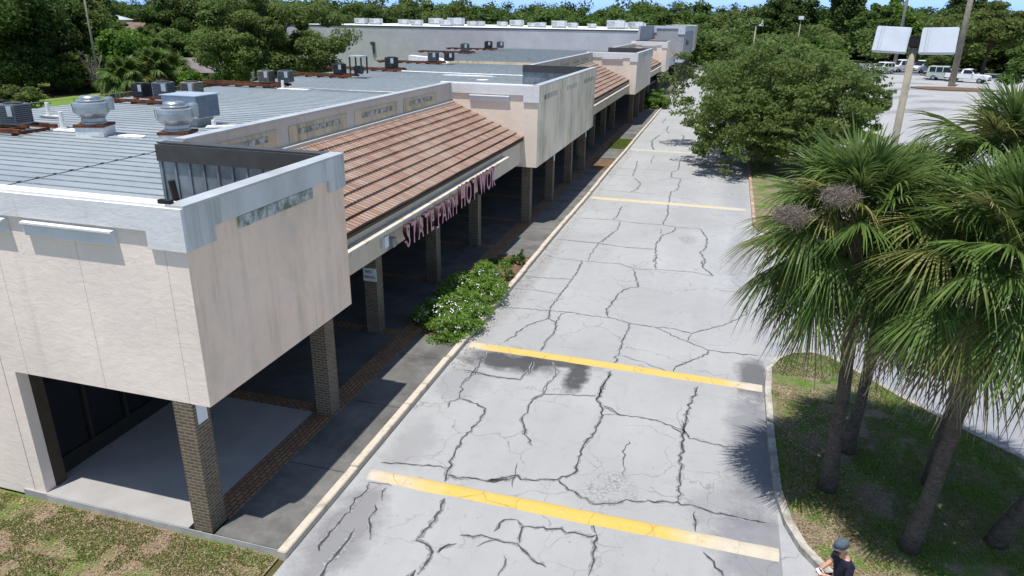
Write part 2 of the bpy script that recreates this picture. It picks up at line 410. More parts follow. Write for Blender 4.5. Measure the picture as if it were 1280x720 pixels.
# grass, soil
def groundmat(name, g1, g2, soil, mulch, a=.45, b=.58, scale=.6, mulch_amt=.6):
    t = NT(name)
    n = t.noise(scale, 6, .65); f = t.noise(9, 5, .7); f2 = t.noise(38, 3, .7)
    gr = t.mix(t.ramp(f, .35, .65), g1, g2)
    so = t.mix(t.math('MULTIPLY', t.ramp(t.noise(2.2, 6, .7), .42, .6), mulch_amt), soil, mulch)
    so = t.mix(t.math('MULTIPLY', t.ramp(f2, .5, .7), .6), so, tuple(x*.4 for x in mulch))
    col = t.mix(t.ramp(n, a, b), so, gr)
    col = t.mix(t.math('MULTIPLY', t.ramp(f2, .45, .62), .35), col, tuple(x*.4 for x in g1))
    t.bump(t.math('ADD', f, f2), .7, .04); return t.done(col, .95, 0, .1)
M['lawn'] = groundmat('patchy_lawn', (.10, .16, .03), (.16, .22, .055), (.31, .235, .17), (.19, .12, .08))
M['median'] = groundmat('median_turf', (.08, .145, .028), (.15, .22, .05), (.28, .23, .165), (.18, .125, .085), .45, .58, .8)
M['bed'] = groundmat('planting_bed_soil', (.09, .10, .035), (.13, .13, .05), (.19, .13, .085), (.11, .06, .04), .62, .72, 1.1)
M['drygrass'] = groundmat('dry_grass_patch', (.15, .15, .04), (.20, .18, .06), (.20, .14, .09), (.11, .06, .04), .4, .5, 1.2)
M['scrub'] = groundmat('woodland_floor', (.06, .10, .02), (.12, .17, .035), (.13, .09, .055), (.08, .05, .03), .42, .55, .08)
M['field'] = groundmat('bright_grass', (.13, .22, .03), (.19, .29, .05), (.16, .15, .06), (.1, .1, .03), .30, .42, .12, .3)
M['blade'] = leafmat('grass_blade', (.13, .21, .04), (.17, .25, .055), (.24, .27, .09), 1.2, .45, .8)
M['bark_palm'] = NT('palm_bark')
def palm_bark():
    t = M['bark_palm']; n = t.noise(3, 6, .7); ring = t.noise(1.0, 7, .75, t.scaled((9, 9, 16)), 1.2)
    col = t.mix(t.ramp(ring, .35, .65), (.065, .054, .044), (.175, .152, .125)); col = t.mix(t.math('MULTIPLY', t.ramp(n, .5, .7), .6), col, (.055, .045, .036))
    t.bump(ring, .9, .05); return t.done(col, .95, 0, .1)
M['bark_palm'] = palm_bark()
M['bark'] = simple('tree_bark', (.10, .08, .062), .95, var=.3, scale=4, bump=.5)
M['oak'] = leafmat('oak_leaf', (.082, .128, .030), (.115, .168, .043), (.19, .245, .08), .55, .45)
M['dark'] = leafmat('dark_wood_leaf', (.038, .068, .016), (.062, .105, .024), (.11, .165, .042), .25, .38)
M['mid'] = leafmat('mid_green_leaf', (.055, .10, .02), (.085, .145, .03), (.14, .21, .05), .25, .4)
M['bright'] = leafmat('bright_green_leaf', (.07, .14, .018), (.10, .19, .025), (.15, .25, .05), .4)
M['olive'] = leafmat('olive_leaf', (.075, .11, .024), (.11, .15, .034), (.17, .21, .065), .3, .4)
M['shrub'] = leafmat('bed_shrub_leaf', (.11, .21, .03), (.17, .29, .05), (.26, .37, .10), 1.5, .5)
M['petal'] = simple('pale_petal', (.72, .72, .86), .6, var=.1)
M['twig'] = simple('dead_twigs', (.25, .22, .19), .9, var=.2)
M['frond'] = leafmat('palm_frond', (.042, .088, .016), (.085, .145, .03), (.20, .26, .085), .8, .28, .42)
M['frond_y'] = leafmat('yellowing_frond', (.13, .16, .04), (.19, .19, .06), (.26, .24, .10), .8, .25)
M['frond_d'] = leafmat('dead_frond', (.14, .10, .065), (.20, .155, .10), (.30, .25, .18), .8, .15)
M['seed'] = leafmat('palm_seed_stalk', (.16, .13, .11), (.22, .18, .15), (.30, .26, .21), 2, .1)

# ------------------------------------------------------------------ world and sun
w = bpy.data.worlds.new('World'); scene.world = w; w.use_nodes = True
nt = w.node_tree; bg = nt.nodes['Background']
sky = nt.nodes.new('ShaderNodeTexSky'); sky.sky_type = 'NISHITA'; sky.sun_disc = False
SUN = Vector((-.095, -.224, 1.0)).normalized()
sky.sun_elevation = math.asin(SUN.z); sky.sun_rotation = math.atan2(SUN.x, SUN.y) % (2*math.pi)
sky.altitude = 0; sky.air_density = 1.0; sky.dust_density = .6; sky.ozone_density = 2.0
tc = nt.nodes.new('ShaderNodeTexCoord'); sp = nt.nodes.new('ShaderNodeSeparateXYZ'); mr = nt.nodes.new('ShaderNodeMapRange')
nt.links.new(tc.outputs['Generated'], sp.inputs[0]); nt.links.new(sp.outputs[2], mr.inputs[0]); mr.inputs[1].default_value = .0; mr.inputs[2].default_value = .10; mr.inputs[3].default_value = 1; mr.inputs[4].default_value = 0
mxs = nt.nodes.new('ShaderNodeMix'); mxs.data_type = 'RGBA'; mxs.blend_type = 'MULTIPLY'; nt.links.new(mr.outputs[0], mxs.inputs[0]); nt.links.new(sky.outputs[0], mxs.inputs[6]); mxs.inputs[7].default_value = (.52, .98, 2.5, 1)
nt.links.new(mxs.outputs[2], bg.inputs[0]); bg.inputs[1].default_value = .11
sl = bpy.data.lights.new('sun', 'SUN'); so = bpy.data.objects.new('sun', sl); COL.objects.link(so)
sl.energy = 4.2; sl.angle = RAD(.53); sl.color = (1.0, .96, .90)
so.rotation_mode = 'QUATERNION'; so.rotation_quaternion = (-SUN).to_track_quat('-Z', 'Y'); so.location = (0, 0, 60)
scene.view_settings.view_transform = 'Standard'; scene.view_settings.look = 'None'
scene.view_settings.exposure = 0.45; scene.view_settings.gamma = 1.0
scene.cycles.max_bounces = 6; scene.cycles.diffuse_bounces = 3; scene.cycles.glossy_bounces = 2; scene.cycles.transparent_max_bounces = 4
scene.cycles.use_denoising = True

# ================================================================== THE SETTING
def sheet(name, xs, ys, zoff, mat, kind='structure', keep=None, hfun=g):
    v = []; f = []
    for y in ys:
        for x in xs: v.append((x, y, hfun(x, y)+zoff))
    n = len(xs)
    for j in range(len(ys)-1):
        for i in range(n-1):
            if keep is None or keep(.5*(xs[i]+xs[i+1]), .5*(ys[j]+ys[j+1])):
                f.append((j*n+i, j*n+i+1, (j+1)*n+i+1, (j+1)*n+i))
    me = bpy.data.meshes.new(name); me.from_pydata(v, [], f); me.materials.append(mat); me.update()
    return tag(link(name, me), kind=kind)
def lin(a, b, n): return [a+(b-a)*i/n for i in range(n+1)]
sheet('ground', [-3000, -1200, -700, -450]+lin(-400, 200, 60)+[300, 600, 1200, 3000], [-400, -100]+lin(-40, 400, 44)+[600, 1000, 2000, 4000], -.06, M['scrub'])
sheet('lawn', lin(-30, -7.45, 6), lin(-6, 9.56, 4), -.015, M['lawn'])
sheet('rear_alley', lin(-50, -34.2, 3), lin(9.5, 112, 4), -.02, M['walk_dark'])
sheet('grass_field', lin(-80, -50, 4), lin(20, 112, 4), -.03, M['field'])

# ---- road with its cracks (traced on the tarmac)
road = MB()
RX0, RX1 = -7.27, 2.1
for a, b in zip(lin(-12, 262, 20)[:-1], lin(-12, 262, 20)[1:]):
    road.add([(RX0, a, 0), (RX1, a, 0), (RX1, b, 0), (RX0, b, 0)], [(0, 1, 2, 3)], 0)
rc = random.Random(11)
def crack(pts, o, w):
    ox, oy, s = o
    P = [on_z(ox+x/s, oy+y/s, 0) for x, y in pts]
    Q = []
    for a, b in zip(P[:-1], P[1:]):
        L = (b-a).length; n = max(1, int(L/.12))
        for i in range(n):
            p = a.lerp(b, i/n)
            if i: p += Vector((rc.gauss(0, .026), rc.gauss(0, .026), 0))
            Q.append(p)
    Q.append(P[-1])
    vs = []; fs = []; hs = []
    for i, p in enumerate(Q):
        t = (Q[min(i+1, len(Q)-1)]-Q[max(0, i-1)]); t.z = 0; t.normalize(); nn = Vector((-t.y, t.x, 0))
        e = 1.0 if 0 < i < len(Q)-1 else .25
        ww = .58*w*(.35+1.15*rc.random())*e*.5
        vs += [(p.x+nn.x*ww, p.y+nn.y*ww, .004), (p.x-nn.x*ww, p.y-nn.y*ww, .004)]
        h1, h2 = w*rc.uniform(.2, 1.3)*e, w*rc.uniform(.2, 1.3)*e; hs += [(p.x+nn.x*h1, p.y+nn.y*h1, .002), (p.x-nn.x*h2, p.y-nn.y*h2, .002)]
    for i in range(len(Q)-1): fs.append((2*i, 2*i+1, 2*i+3, 2*i+2))
    road.add(vs, fs, 1); road.add([(x, y, z-.0001*(len(road.v) % 7)) for x, y, z in hs], fs, 2)
A = (440, 420, 2.3704)
for pts, wd in [
    ([(400, 45), (365, 100), (322, 150), (318, 185), (290, 195), (280, 215)], .05), ([(318, 185), (370, 200), (395, 215), (380, 250), (330, 300), (300, 360), (290, 390), (275, 432)], .065),
    ([(275, 480), (230, 565), (190, 605), (230, 625), (232, 655), (200, 700)], .075), ([(85, 375), (180, 382), (290, 390)], .05),
    ([(280, 412), (400, 430), (490, 412), (500, 425), (610, 425), (660, 405), (685, 325), (720, 285), (742, 235), (735, 200), (725, 185), (770, 105)], .07),
    ([(610, 425), (640, 455), (720, 500), (830, 490), (965, 492), (1060, 520), (1235, 555)], .065), ([(400, 432), (460, 425)], .13), ([(450, 430), (490, 415)], .1),
    ([(1025, 150), (1005, 200), (985, 270), (980, 300), (972, 400), (967, 490)], .075), ([(742, 205), (800, 235), (900, 250), (960, 272), (985, 280), (1000, 305), (1070, 320), (1140, 330)], .05),
    ([(600, 85), (605, 120), (575, 150), (570, 172), (725, 178)], .03), ([(570, 172), (535, 190), (505, 240), (515, 295), (535, 325)], .07), ([(545, 70), (500, 130), (420, 120), (330, 100)], .055),
    ([(320, 590), (400, 595), (430, 605), (490, 615), (530, 660), (575, 685)], .06), ([(430, 605), (370, 625)], .045), ([(490, 545), (505, 565), (495, 615)], .06), ([(420, 580), (450, 545), (490, 545)], .05),
    ([(505, 565), (600, 572), (710, 595), (725, 590), (715, 640), (712, 680), (700, 711)], .065), ([(725, 590), (715, 560), (712, 535)], .05), ([(1015, 520), (1018, 580)], .06), ([(1040, 640), (1100, 711), (1150, 760)], .07),
    ([(490, 375), (485, 410), (475, 450)], .03), ([(820, 310), (805, 360), (805, 415)], .03), ([(730, 208), (760, 215), (795, 232)], .04), ([(742, 232), (795, 232)], .03), ([(945, 268), (990, 292)], .06), ([(975, 250), (990, 290)], .05),
    ([(450, 650), (445, 690), (430, 720)], .04), ([(250, 640), (290, 615)], .06)]: crack(pts, A, wd)
B = (360, 580, 4.2667)
for pts, wd in [([(435, 95), (405, 155), (350, 210), (290, 290), (255, 330)], .06), ([(262, 325), (215, 385), (165, 465)], .085), ([(355, 345), (300, 430), (235, 510), (180, 597), (150, 640)], .10), ([(525, 125), (500, 195)], .06), ([(462, 212), (472, 245), (432, 290), (440, 330), (435, 405)], .06), ([(800, 475), (845, 435), (900, 425)], .07), ([(680, 565), (660, 600), (640, 660)], .10), ([(430, 95), (555, 118)], .03), ([(700, 580), (690, 590)], .1)]: crack(pts, B, wd)
C_ = (580, 290, 3.3684)
for pts, wd in [
    ([(630, 0), (565, 50), (530, 100), (522, 120)], .05), ([(497, 120), (480, 165), (450, 205), (405, 265), (362, 325)], .07), ([(362, 325), (355, 365), (280, 388), (225, 420), (215, 440), (168, 462)], .07), ([(355, 365), (388, 380), (380, 420), (345, 460), (322, 502)], .085), ([(388, 378), (410, 345), (430, 340)], .06),
    ([(145, 317), (230, 320), (360, 332), (450, 338), (540, 355), (610, 360), (700, 385), (800, 400)], .055), ([(800, 400), (870, 405), (958, 428), (1100, 390), (1190, 345), (1190, 310), (1205, 285), (1190, 262), (1215, 220)], .055), ([(958, 428), (935, 460)], .04),
    ([(800, 400), (935, 460), (1030, 498), (1150, 512), (1240, 522)], .055), ([(1030, 498), (1025, 515), (935, 550), (890, 570), (880, 590)], .07), ([(660, 520), (750, 545), (860, 588)], .035), ([(700, 385), (665, 465), (650, 520), (622, 558)], .07), ([(620, 585), (590, 640), (560, 707)], .08),
    ([(610, 360), (600, 330), (628, 290), (650, 260), (690, 238), (735, 230), (722, 185), (715, 155)], .075), ([(715, 155), (660, 135), (500, 122), (400, 112), (335, 95)], .045), ([(715, 155), (810, 158), (960, 168), (1050, 187)], .05), ([(806, 120), (805, 155)], .07), ([(1000, 120), (1005, 148), (1050, 185)], .08),
    ([(390, 30), (560, 45), (680, 65), (800, 72)], .04), ([(250, 185), (350, 195), (450, 200)], .045), ([(205, 237), (300, 245), (405, 262)], .04), ([(95, 500), (50, 590), (0, 635)], .04), ([(300, 530), (280, 580), (270, 600)], .07), ([(370, 545), (400, 590), (340, 650), (335, 680), (280, 705)], .035), ([(0, 590), (120, 605), (240, 625)], .04), ([(335, 684), (450, 685), (560, 690)], .035), ([(1070, 245), (1190, 257)], .03), ([(1120, 200), (1190, 255)], .025)]: crack(pts, C_, wd*.82)
D = (680, 180, 4.8)
for pts, wd in [(q_[0], q_[1]*.72) for q_ in [([(560, 100), (550, 150), (530, 195)], .08), ([(545, 205), (580, 240), (560, 270), (525, 290)], .09), ([(415, 145), (560, 150), (760, 160)], .06), ([(370, 180), (535, 195)], .05), ([(310, 270), (525, 290), (650, 300)], .06), ([(815, 105), (805, 155), (765, 170), (765, 200), (820, 210), (800, 275), (765, 285), (745, 350), (740, 430), (712, 485)], .085), ([(680, 220), (765, 205), (900, 212)], .05), ([(465, 375), (440, 430), (420, 455)], .08), ([(200, 445), (420, 455), (560, 475), (712, 485), (790, 500), (940, 510)], .07), ([(790, 500), (770, 530), (715, 545), (670, 605), (668, 640), (675, 675), (655, 710)], .09), ([(940, 510), (980, 570), (970, 625), (935, 650), (965, 690), (965, 720)], .09), ([(460, 465), (440, 515), (390, 550), (350, 590)], .06), ([(90, 572), (330, 598), (500, 620), (660, 632)], .05), ([(700, 510), (705, 540)], .04), ([(1080, 125), (1070, 180), (1095, 220)], .08), ([(970, 195), (1010, 215)], .05), ([(760, 315), (860, 330), (930, 350)], .04), ([(660, 70), (640, 115)], .07)]]: crack(pts, D, wd)
E_ = (740, 120, 6.4)
for pts, wd in [([(545, 310), (480, 355), (480, 400), (500, 440)], .11), ([(715, 310), (735, 320), (730, 355)], .1), ([(610, 240), (595, 275), (615, 300)], .08), ([(590, 180), (565, 215)], .08), ([(450, 355), (640, 360), (800, 365)], .05)]: crack(pts, E_, wd)
M['crumble'] = simple('crumbled_asphalt', (.235, .24, .245), .95, var=.35, scale=12)
tag(road.build('road', [M['road'], M['crack'], M['crumble']]), kind='structure')

def lot_keep(x, y): return True
sheet('parking_lot', [2.1, 4, 6]+lin(8, 24, 8)+lin(28, 110, 10), lin(-12, 38, 5)+lin(40, 96, 14)+[104, 112, 130], 0, M['lot'])
sheet('back_road', [2.1, 4, 6]+lin(8, 24, 8)+lin(28, 110, 10), [130, 140, 150, 168], 0, M['backroad'])

# ---- walkway along the shops
wk = MB()
KX = -7.47          # back edge of the kerb
Y0, YE = 9.56, 195
pil = [9.6, 14.35, 19.5, 24.6, 29.6, 34.35, 39.4, 44.5, 49.0, 54.1, 59.2, 64.9, 70.2, 75.0, 80.0, 85.0, 90.2, 95.4, 100.5, 105.6, 110.6]
def zone(y):
    """True under a pop-out parapet block"""
    return any(a-.1 <= y <= b for a, b in ((9.6, 15.05), (33.9, 49.5), (72.5, 86.2), (105.4, 111.8)))
wk.box(-13.9, -9.58, Y0, 14.6, -.2, .15, 0); wk.box(-13.9, -9.58, 14.6, YE, -.2, .149, 1)  # past the first bay the slab colour itself holds the canopy shade
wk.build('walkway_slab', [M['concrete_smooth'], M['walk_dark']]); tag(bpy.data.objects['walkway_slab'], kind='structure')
st = MB(); st.box(-9.576, -8.95, Y0+.5, YE-.1, -.2, .152)
for y in pil[1:]: st.box(-13.3, -9.58, y+.02, y+.44, .1501, .156)
tag(st.build('paver_strip', M['paver']), kind='structure')
# the bed, bare soil and grass break the pavement
YB0, YB1 = 19.9, 28.85
sw = MB()
for a, b in ((Y0, YB0), (YB1, 49.5), (54.0, 58.5), (64.0, 88.0), (93, YE)): sw.box(-8.947, KX, a, b, -.2, .15)
tag(sw.build('pavement', M['concrete']), kind='structure')
se = MB(); se.box(-13.25, KX, Y0-.012, Y0-.001, -.06, .135); tag(se.build('slab_edge', M['edge']), kind='structure')
bd = MB(); bd.box(-8.946, KX-.001, YB0+.002, YB1-.002, -.2, .12); tag(bd.build('planting_bed', M['bed']), kind='structure')
b2 = MB(); b2.box(-8.946, KX-.001, 49.502, 53.998, -.2, .11); tag(b2.build('soil_patch', M['bed']), kind='structure')
b3 = MB(); b3.box(-8.946, KX-.001, 58.502, 63.998, -.2, .12); tag(b3.build('grass_patch', M['drygrass']), kind='structure')
b4 = MB(); b4.box(-8.946, KX-.001, 88.002, 92.998, -.2, .12); tag(b4.build('far_planting_bed', M['bed']), kind='structure')
kb = MB(); ys = lin(9.5, 195.5, 62)
for a, b in zip(ys[:-1], ys[1:]):
    d0 = .02*math.sin(a*.35); 
    kb.box(KX+.003+d0, KX+.20+d0, a+.008, b-.008, -.2, .165+.008*math.sin(a*1.7))
tag(kb.build('kerb', M['kerb_white'], bevel=.015), kind='structure')

# ---- traffic island with palms
isl = [(2.45, 12.75), (2.2, 13.5), (2.04, 14.6), (2.0, 17), (2.02, 19.4), (2.12, 21.0), (2.4, 21.75), (2.9, 22.35), (3.5, 22.6), (4.1, 22.45), (4.7, 21.8), (5.6, 20.5), (7.0, 18.9), (8.4, 17.4), (11.5, 13.9), (15, 10), (19, 5.5), (17, 1.5), (10, 1.5), (6.2, 7.2), (4.4, 9.9), (3.2, 11.6)]
def offset_poly(poly, d):
    out = []; n = len(poly)
    for i in range(n):
        a = Vector(poly[i-1]); b = Vector(poly[i]); c = Vector(poly[(i+1) % n])
        t = ((b-a).normalized()+(c-b).normalized()).normalized(); nn = Vector((-t.y, t.x)); out.append(tuple(b+nn*d))
    return out
def dense(poly, st=.5):
    out = []
    for i, a in enumerate(poly):
        b = poly[(i+1) % len(poly)]; L = math.hypot(b[0]-a[0], b[1]-a[1]); n = max(1, int(L/st))
        out += [(a[0]+(b[0]-a[0])*k/n, a[1]+(b[1]-a[1])*k/n) for k in range(n)]
    return out
def kerb_ring(name, poly, wd, h, mat):
    p = dense(poly); q = offset_poly(p, -wd); n = len(p); m = MB()
    for i in range(n):
        j = (i+1) % n
        m.add([(*p[i], -.2), (*p[j], -.2), (*p[j], h), (*p[i], h), (*q[i], -.2), (*q[j], -.2), (*q[j], h), (*q[i], h)], [(0, 1, 2, 3), (3, 2, 6, 7), (5, 4, 7, 6)])
    return tag(m.build(name, mat, bevel=0), kind='structure')
kerb_ring('island_kerb', isl, .17, .15, M['kerb_grey'])
ii = offset_poly(isl, -.171)
mi_ = MB(); mi_.prism(ii, -.2, .12); tag(mi_.build('traffic_island', M['median']), kind='structure')
isl2 = [(2.1, 38), (2.1, 70), (2.6, 73), (4.4, 74), (6.2, 73), (6.6, 70), (6.6, 40), (5.8, 37.4), (4, 36.6), (2.5, 36.9)]
M['kerb_red'] = kerbmat('reddish_kerb', (.34, .22, .17), (.42, .36, .30), .5, .58)
kerb_ring('oak_island_kerb', isl2, .17, .15, M['kerb_red'])
m2 = MB(); m2.prism(offset_poly(isl2, -.171), -.2, .12); tag(m2.build('oak_island', M['median']), kind='structure')

# ---- speed bumps
def speed_bump(y, x0, x1, wd, h, mat, label, skew=0):
    o = MB(); n = 26; prof = [(-.5, -.02), (-.42, .3), (-.25, .8), (0, 1), (.25, .8), (.42, .3), (.5, -.02)]; rb = random.Random(int(y*10)); vs = []; fs = []
    for i in range(n+1):
        x = x0+(x1-x0)*i/n; j = rb.uniform(-.025, .025); j2 = rb.uniform(-.02, .02)
        for k, (u, z) in enumerate(prof): vs.append((x, y+skew*(x-x0)+u*wd+(j if k < 2 else j2 if k > 4 else 0), z*h))
    m = len(prof)
    for i in range(n):
        for k in range(m-1): fs.append((i*m+k, (i+1)*m+k, (i+1)*m+k+1, i*m+k+1))
    fs += [tuple(range(m)), tuple(n*m+k for k in range(m-1, -1, -1))]
    o.add(vs, fs); ob = o.build('speed_bump', mat, smooth_=False); tag(ob, label, 'speed bump', 'speed bumps across the drive')
    # hairline joints in the concrete are part of the bump
    return ob
speed_bump(12.52, -6.98, 2.05, .42, .075, M['bump1'], 'widest yellow speed bump nearest the corner shop, with bare cream ends')
speed_bump(19.9, -7.1, 1.97, .42, .07, M['bump2'], 'yellow speed bump ending at the rounded tip of the palm island', -.02)
speed_bump(41.6, -7.05, 1.85, .5, .06, M['bump3'], 'pale yellow speed bump out beyond the palms with tree shade on its end')
speed_bump(59.6, -7.05, 1.85, .55, .05, M['bump4'], 'almost worn off cream speed bump farthest down the drive')

# ================================================================== SHOPPING CENTRE
mall = thing('shopping_center', 'long beige single storey shop row with tiled canopy, brick columns and grey metal roof', 'building', (-20, 9.6, 0))
XF = -8.6; ZT = 6.93; XB = -13.4; ZR = 5.3
# body: rear and end walls, roof deck
b = MB(); b.box(-34.0, -33.75, 9.9, 111.8, 0, ZR-.1); b.box(-34.0, -16.52, 9.6, 9.85, 0, 5.5)
b.build('wall', M['stucco'], mall)
r = MB(); r.box(-34.3, XB, 9.86, 78.0, ZR-.12, ZR, 0); r.box(-34.3, XB, 78.0, 111.9, ZR-.12, ZR+.32, 2)
y = 10.2
while y < 77.8:
    r.box(-34.3, XB-.2, y, y+.045, ZR, ZR+.03, 1); y += .61
while y < 111.5:
    r.box(-34.3, XB-.2, y, y+.045, ZR+.32, ZR+.35, 1); y += .61
r.box(-19.63, -19.6, 9.9, 31.5, ZR+.002, ZR+.018, 3)
y = 10.2
while y < 31:
    r.box(-19.66, -19.56, y-.03, y+.07, ZR+.02, ZR+.045, 3); y += .61
r.box(-33, XB-.3, 77.92, 77.99, ZR, ZR+.30, 4)
roof = r.build('roof', [M['roof'], M['rib'], M['roof'], M['darkgap'], M['panel']], mall)

def block(y0, y1, xf, zt, zb, m_s, m_e, m_ts, m_te, detail=True, ends=True, bar=(2.45, .5)):
    xl = -13.6
    p = MB(); p.box(xl, xf, y0, y0+.25, zb, zt, 0); p.box(xf-.25, xf, y0+.25, y1, zb, zt, 1); p.box(xl, xf-.25, y1-.25, y1, zb, zt, 0)
    p.box(xl, xf-.25, y0+.25, y1-.25, zb+.02, zb+.12, 2)
    blk = p.build('parapet_block', [m_s, m_e, M['soffit']], mall)
    for pl in blk.data.polygons:      # the whole road side carries the road side's weathering
        if pl.normal.x > .9 and pl.center.x+origin_of(mall).x > xf-.05: pl.material_index = 1
    # trims standing proud of the render
    t = MB(); pr = .07
    t.box(xl, xf+pr, y0-pr, y0-.002, zt-.43, zt+.01, 0); t.box(xf-.72, xf+pr, y0-pr, y0-.003, zt-.75, zt-.431, 0)
    t.box(xl, xl+.62, y0-pr, y0-.003, zt-.75, zt-.431, 0)
    t.box(xf+.002, xf+pr, y0-.001, y1, zt-.47, zt+.01, 1); t.box(xf+.003, xf+pr, y0-.001, y0+.72, zt-.75, zt-.471, 1); t.box(xf+.003, xf+pr, y1-.72, y1, zt-.75, zt-.471, 1)
    t.build('trim_band', [m_ts, m_te], blk)
    def sbar(xa, xb):
        o = MB(); a = .05
        o.extrude([(xa, y0-.002, zt-.78), (xa, y0-.09, zt-.76), (xa, y0-.09, zt-.54), (xa, y0-.14, zt-.535), (xa, y0-.14, zt-.50), (xa, y0-.002, zt-.48)], (xb-xa, 0, 0)); o.build('ornament_bar', m_ts, blk)
    sbar(xl+1.55, xf-1.42)
    if y0 < 12: sbar(-14.4, -12.47)
    if detail:
        nb = max(1, round((y1-y0)/5.2)); w_ = (y1-y0)/nb
        for k in range(nb):
            c = y0+w_*(k+.5); o = MB(); o.box(xf+.003, xf+.05, c-1.3, c+1.3, zt-.72, zt-.49); o.build('ornament_bar', M['trim_mould'] if y0 < 12 else M['bar_faint'], blk)
    c = MB(); c.box(xl, xf-.27, y0-.02, y0+.27, zt+.012, zt+.05, 0); c.box(xf-.27, xf+.09, y0-.02, y1, zt+.012, zt+.055, 1); c.box(xl-.02, xf-.28, y1-.27, y1+.03, zt+.012, zt+.045, 2)
    c.build('coping', [m_ts, M['coping'], M['cap']], blk)
    s = MB(); yy = y1-.255
    s.box(xl-.02, xf-.26, yy-.012, yy-.002, ZR-.3, zt-.42, 0)
    x = xl
    while x < xf-.3:
        s.box(x, x+.06, yy-.05, yy-.013, ZR-.3, zt-.42, 0); x += .42
    s.box(xl-.03, xf-.26, yy-.09, yy-.002, zt-.419, zt-.0, 1)
    s.box(xl-.03, xl-.001, y1-.3, y1, ZR-.1, zt-.42, 0)
    s.build('roof_screen', [M['corr'], M['cap']], blk)
    return blk
blk1 = block(9.6, 15.05, XF, ZT, 3.12, M['stucco'], M['stucco_side'], M['trim'], M['trim_side'])
blk2 = block(33.9, 49.5, XF, 7.0, 3.12, M['stucco_cream'], M['stucco_mould'], M['trim'], M['stucco_mould'])
blk3 = block(72.5, 86.2, XF, 7.02, 3.2, M['stucco_cream'], M['stucco_cream'], M['trim'], M['trim_side'], detail=False)
blk4 = block(105.8, 111.8, XF, 7.25, 3.3, M['stucco_cream'], M['stucco_cream'], M['trim'], M['stucco_cream'], detail=False)
# south face left of the corner opening, with the end of the next ornament bar
b = MB(); b.box(-16.5, -13.62, 9.6, 9.85, 0, ZT); b.box(-16.4, -12.45, 9.5, 9.597, 6.14, 6.38, 1) if False else None
b.box(-13.6, -13.3, 9.6, 9.85, 0, 3.12)
b.build('side_wall', [M['stucco'], M['trim']], mall)
b = MB(); b.box(-16.5, -13.61, 9.53, 9.598, 6.5, 6.94); b.box(-16.5, -13.0, 9.50, 9.528, 6.16, 6.40) if False else None
b.build('trim_band', M['trim'], mall)
b = MB(); b.box(-13.02, -12.5, 9.52, 9.528, 6.10, 6.12); 
# pipe stub on the coping corner
b = MB(); b.tube([(-8.95, 10.0, 6.6), (-8.99, 9.95, 7.32)], .06, 8); b.box(-9.05, -8.8, 9.62, 9.72, 6.985, 7.05)
b.build('downpipe_stub', M['iron'], blk1)
# covered walk ceiling, jamb, shop fronts
def canopy(y0, y1):
    p = MB(); xe, ze, xt, zt = -9.33, 4.54, -12.87, 6.04; n = 9; rt = random.Random(int(y0))
    for k in range(n):
        a = k/n; c = (k+1)/n
        x0 = xe+(xt-xe)*a; z0 = ze+(zt-ze)*a; x1 = xe+(xt-xe)*c; z1 = ze+(zt-ze)*c
        ny = max(2, int((y1-y0)/1.1)); j = [rt.uniform(-.012, .012) for _ in range(ny+1)]
        vs = []; fs = []
        for i in range(ny+1):
            yy = y0+(y1-y0)*i/ny
            vs += [(x0+.07, yy, z0+.015+j[i]), (x0+.07, yy, z0+.075+j[i]), (x1, yy, z1+.035)]
        for i in range(ny):
            for q in range(2): fs.append((i*3+q, i*3+3+q, i*3+4+q, i*3+1+q))
        p.add(vs, fs)
    p.build('tile_roof', M['tile'], mall)
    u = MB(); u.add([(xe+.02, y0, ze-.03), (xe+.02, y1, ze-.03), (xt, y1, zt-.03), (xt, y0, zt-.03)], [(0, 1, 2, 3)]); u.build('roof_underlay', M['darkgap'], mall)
    f = MB(); f.box(-9.6, -9.41, y0, y1, 3.3, 4.40, 0); f.box(-9.44, -9.3, y0, y1, 4.403, 4.50, 1)
    fas = f.build('fascia', [M['fascia'], M['jamb']], mall)
    gy1 = y1-3.1 if y0 < 20 else y1-.4
    q = MB(); q.box(-9.405, -9.07, y0+.02, gy1, 4.04, 4.17, 0); q.build('gutter', M['gutter'], fas)
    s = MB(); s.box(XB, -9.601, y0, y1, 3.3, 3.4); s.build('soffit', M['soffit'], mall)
    w2 = MB(); w2.box(-13.32, -13.06, y0, y1, 4.8, 7.0, 0); w2.box(-13.059, -12.86, y0, y1, 6.06, 6.17, 1)
    k = 0; yy = y0+.35
    while yy+1.5 < y1:
        L = min(3.7, y1-.4-yy); w2.box(-13.058, -13.03, yy, yy+L, 6.22, 6.74, 2)
        if L > 2: w2.box(-13.029, -13.0, yy+.55, yy+L-.55, 6.44, 6.60, 3)
        yy += 4.3
    w2.box(-13.36, -13.0, y0, y1, 7.002, 7.05, 4)
    w2.build('roof_parapet', [M['pilaster'], M['flash'], M['panel'], M['trim_mould'], M['coping']], mall)
canopy(15.06, 33.89); canopy(49.51, 72.49); canopy(86.21, 105.79)
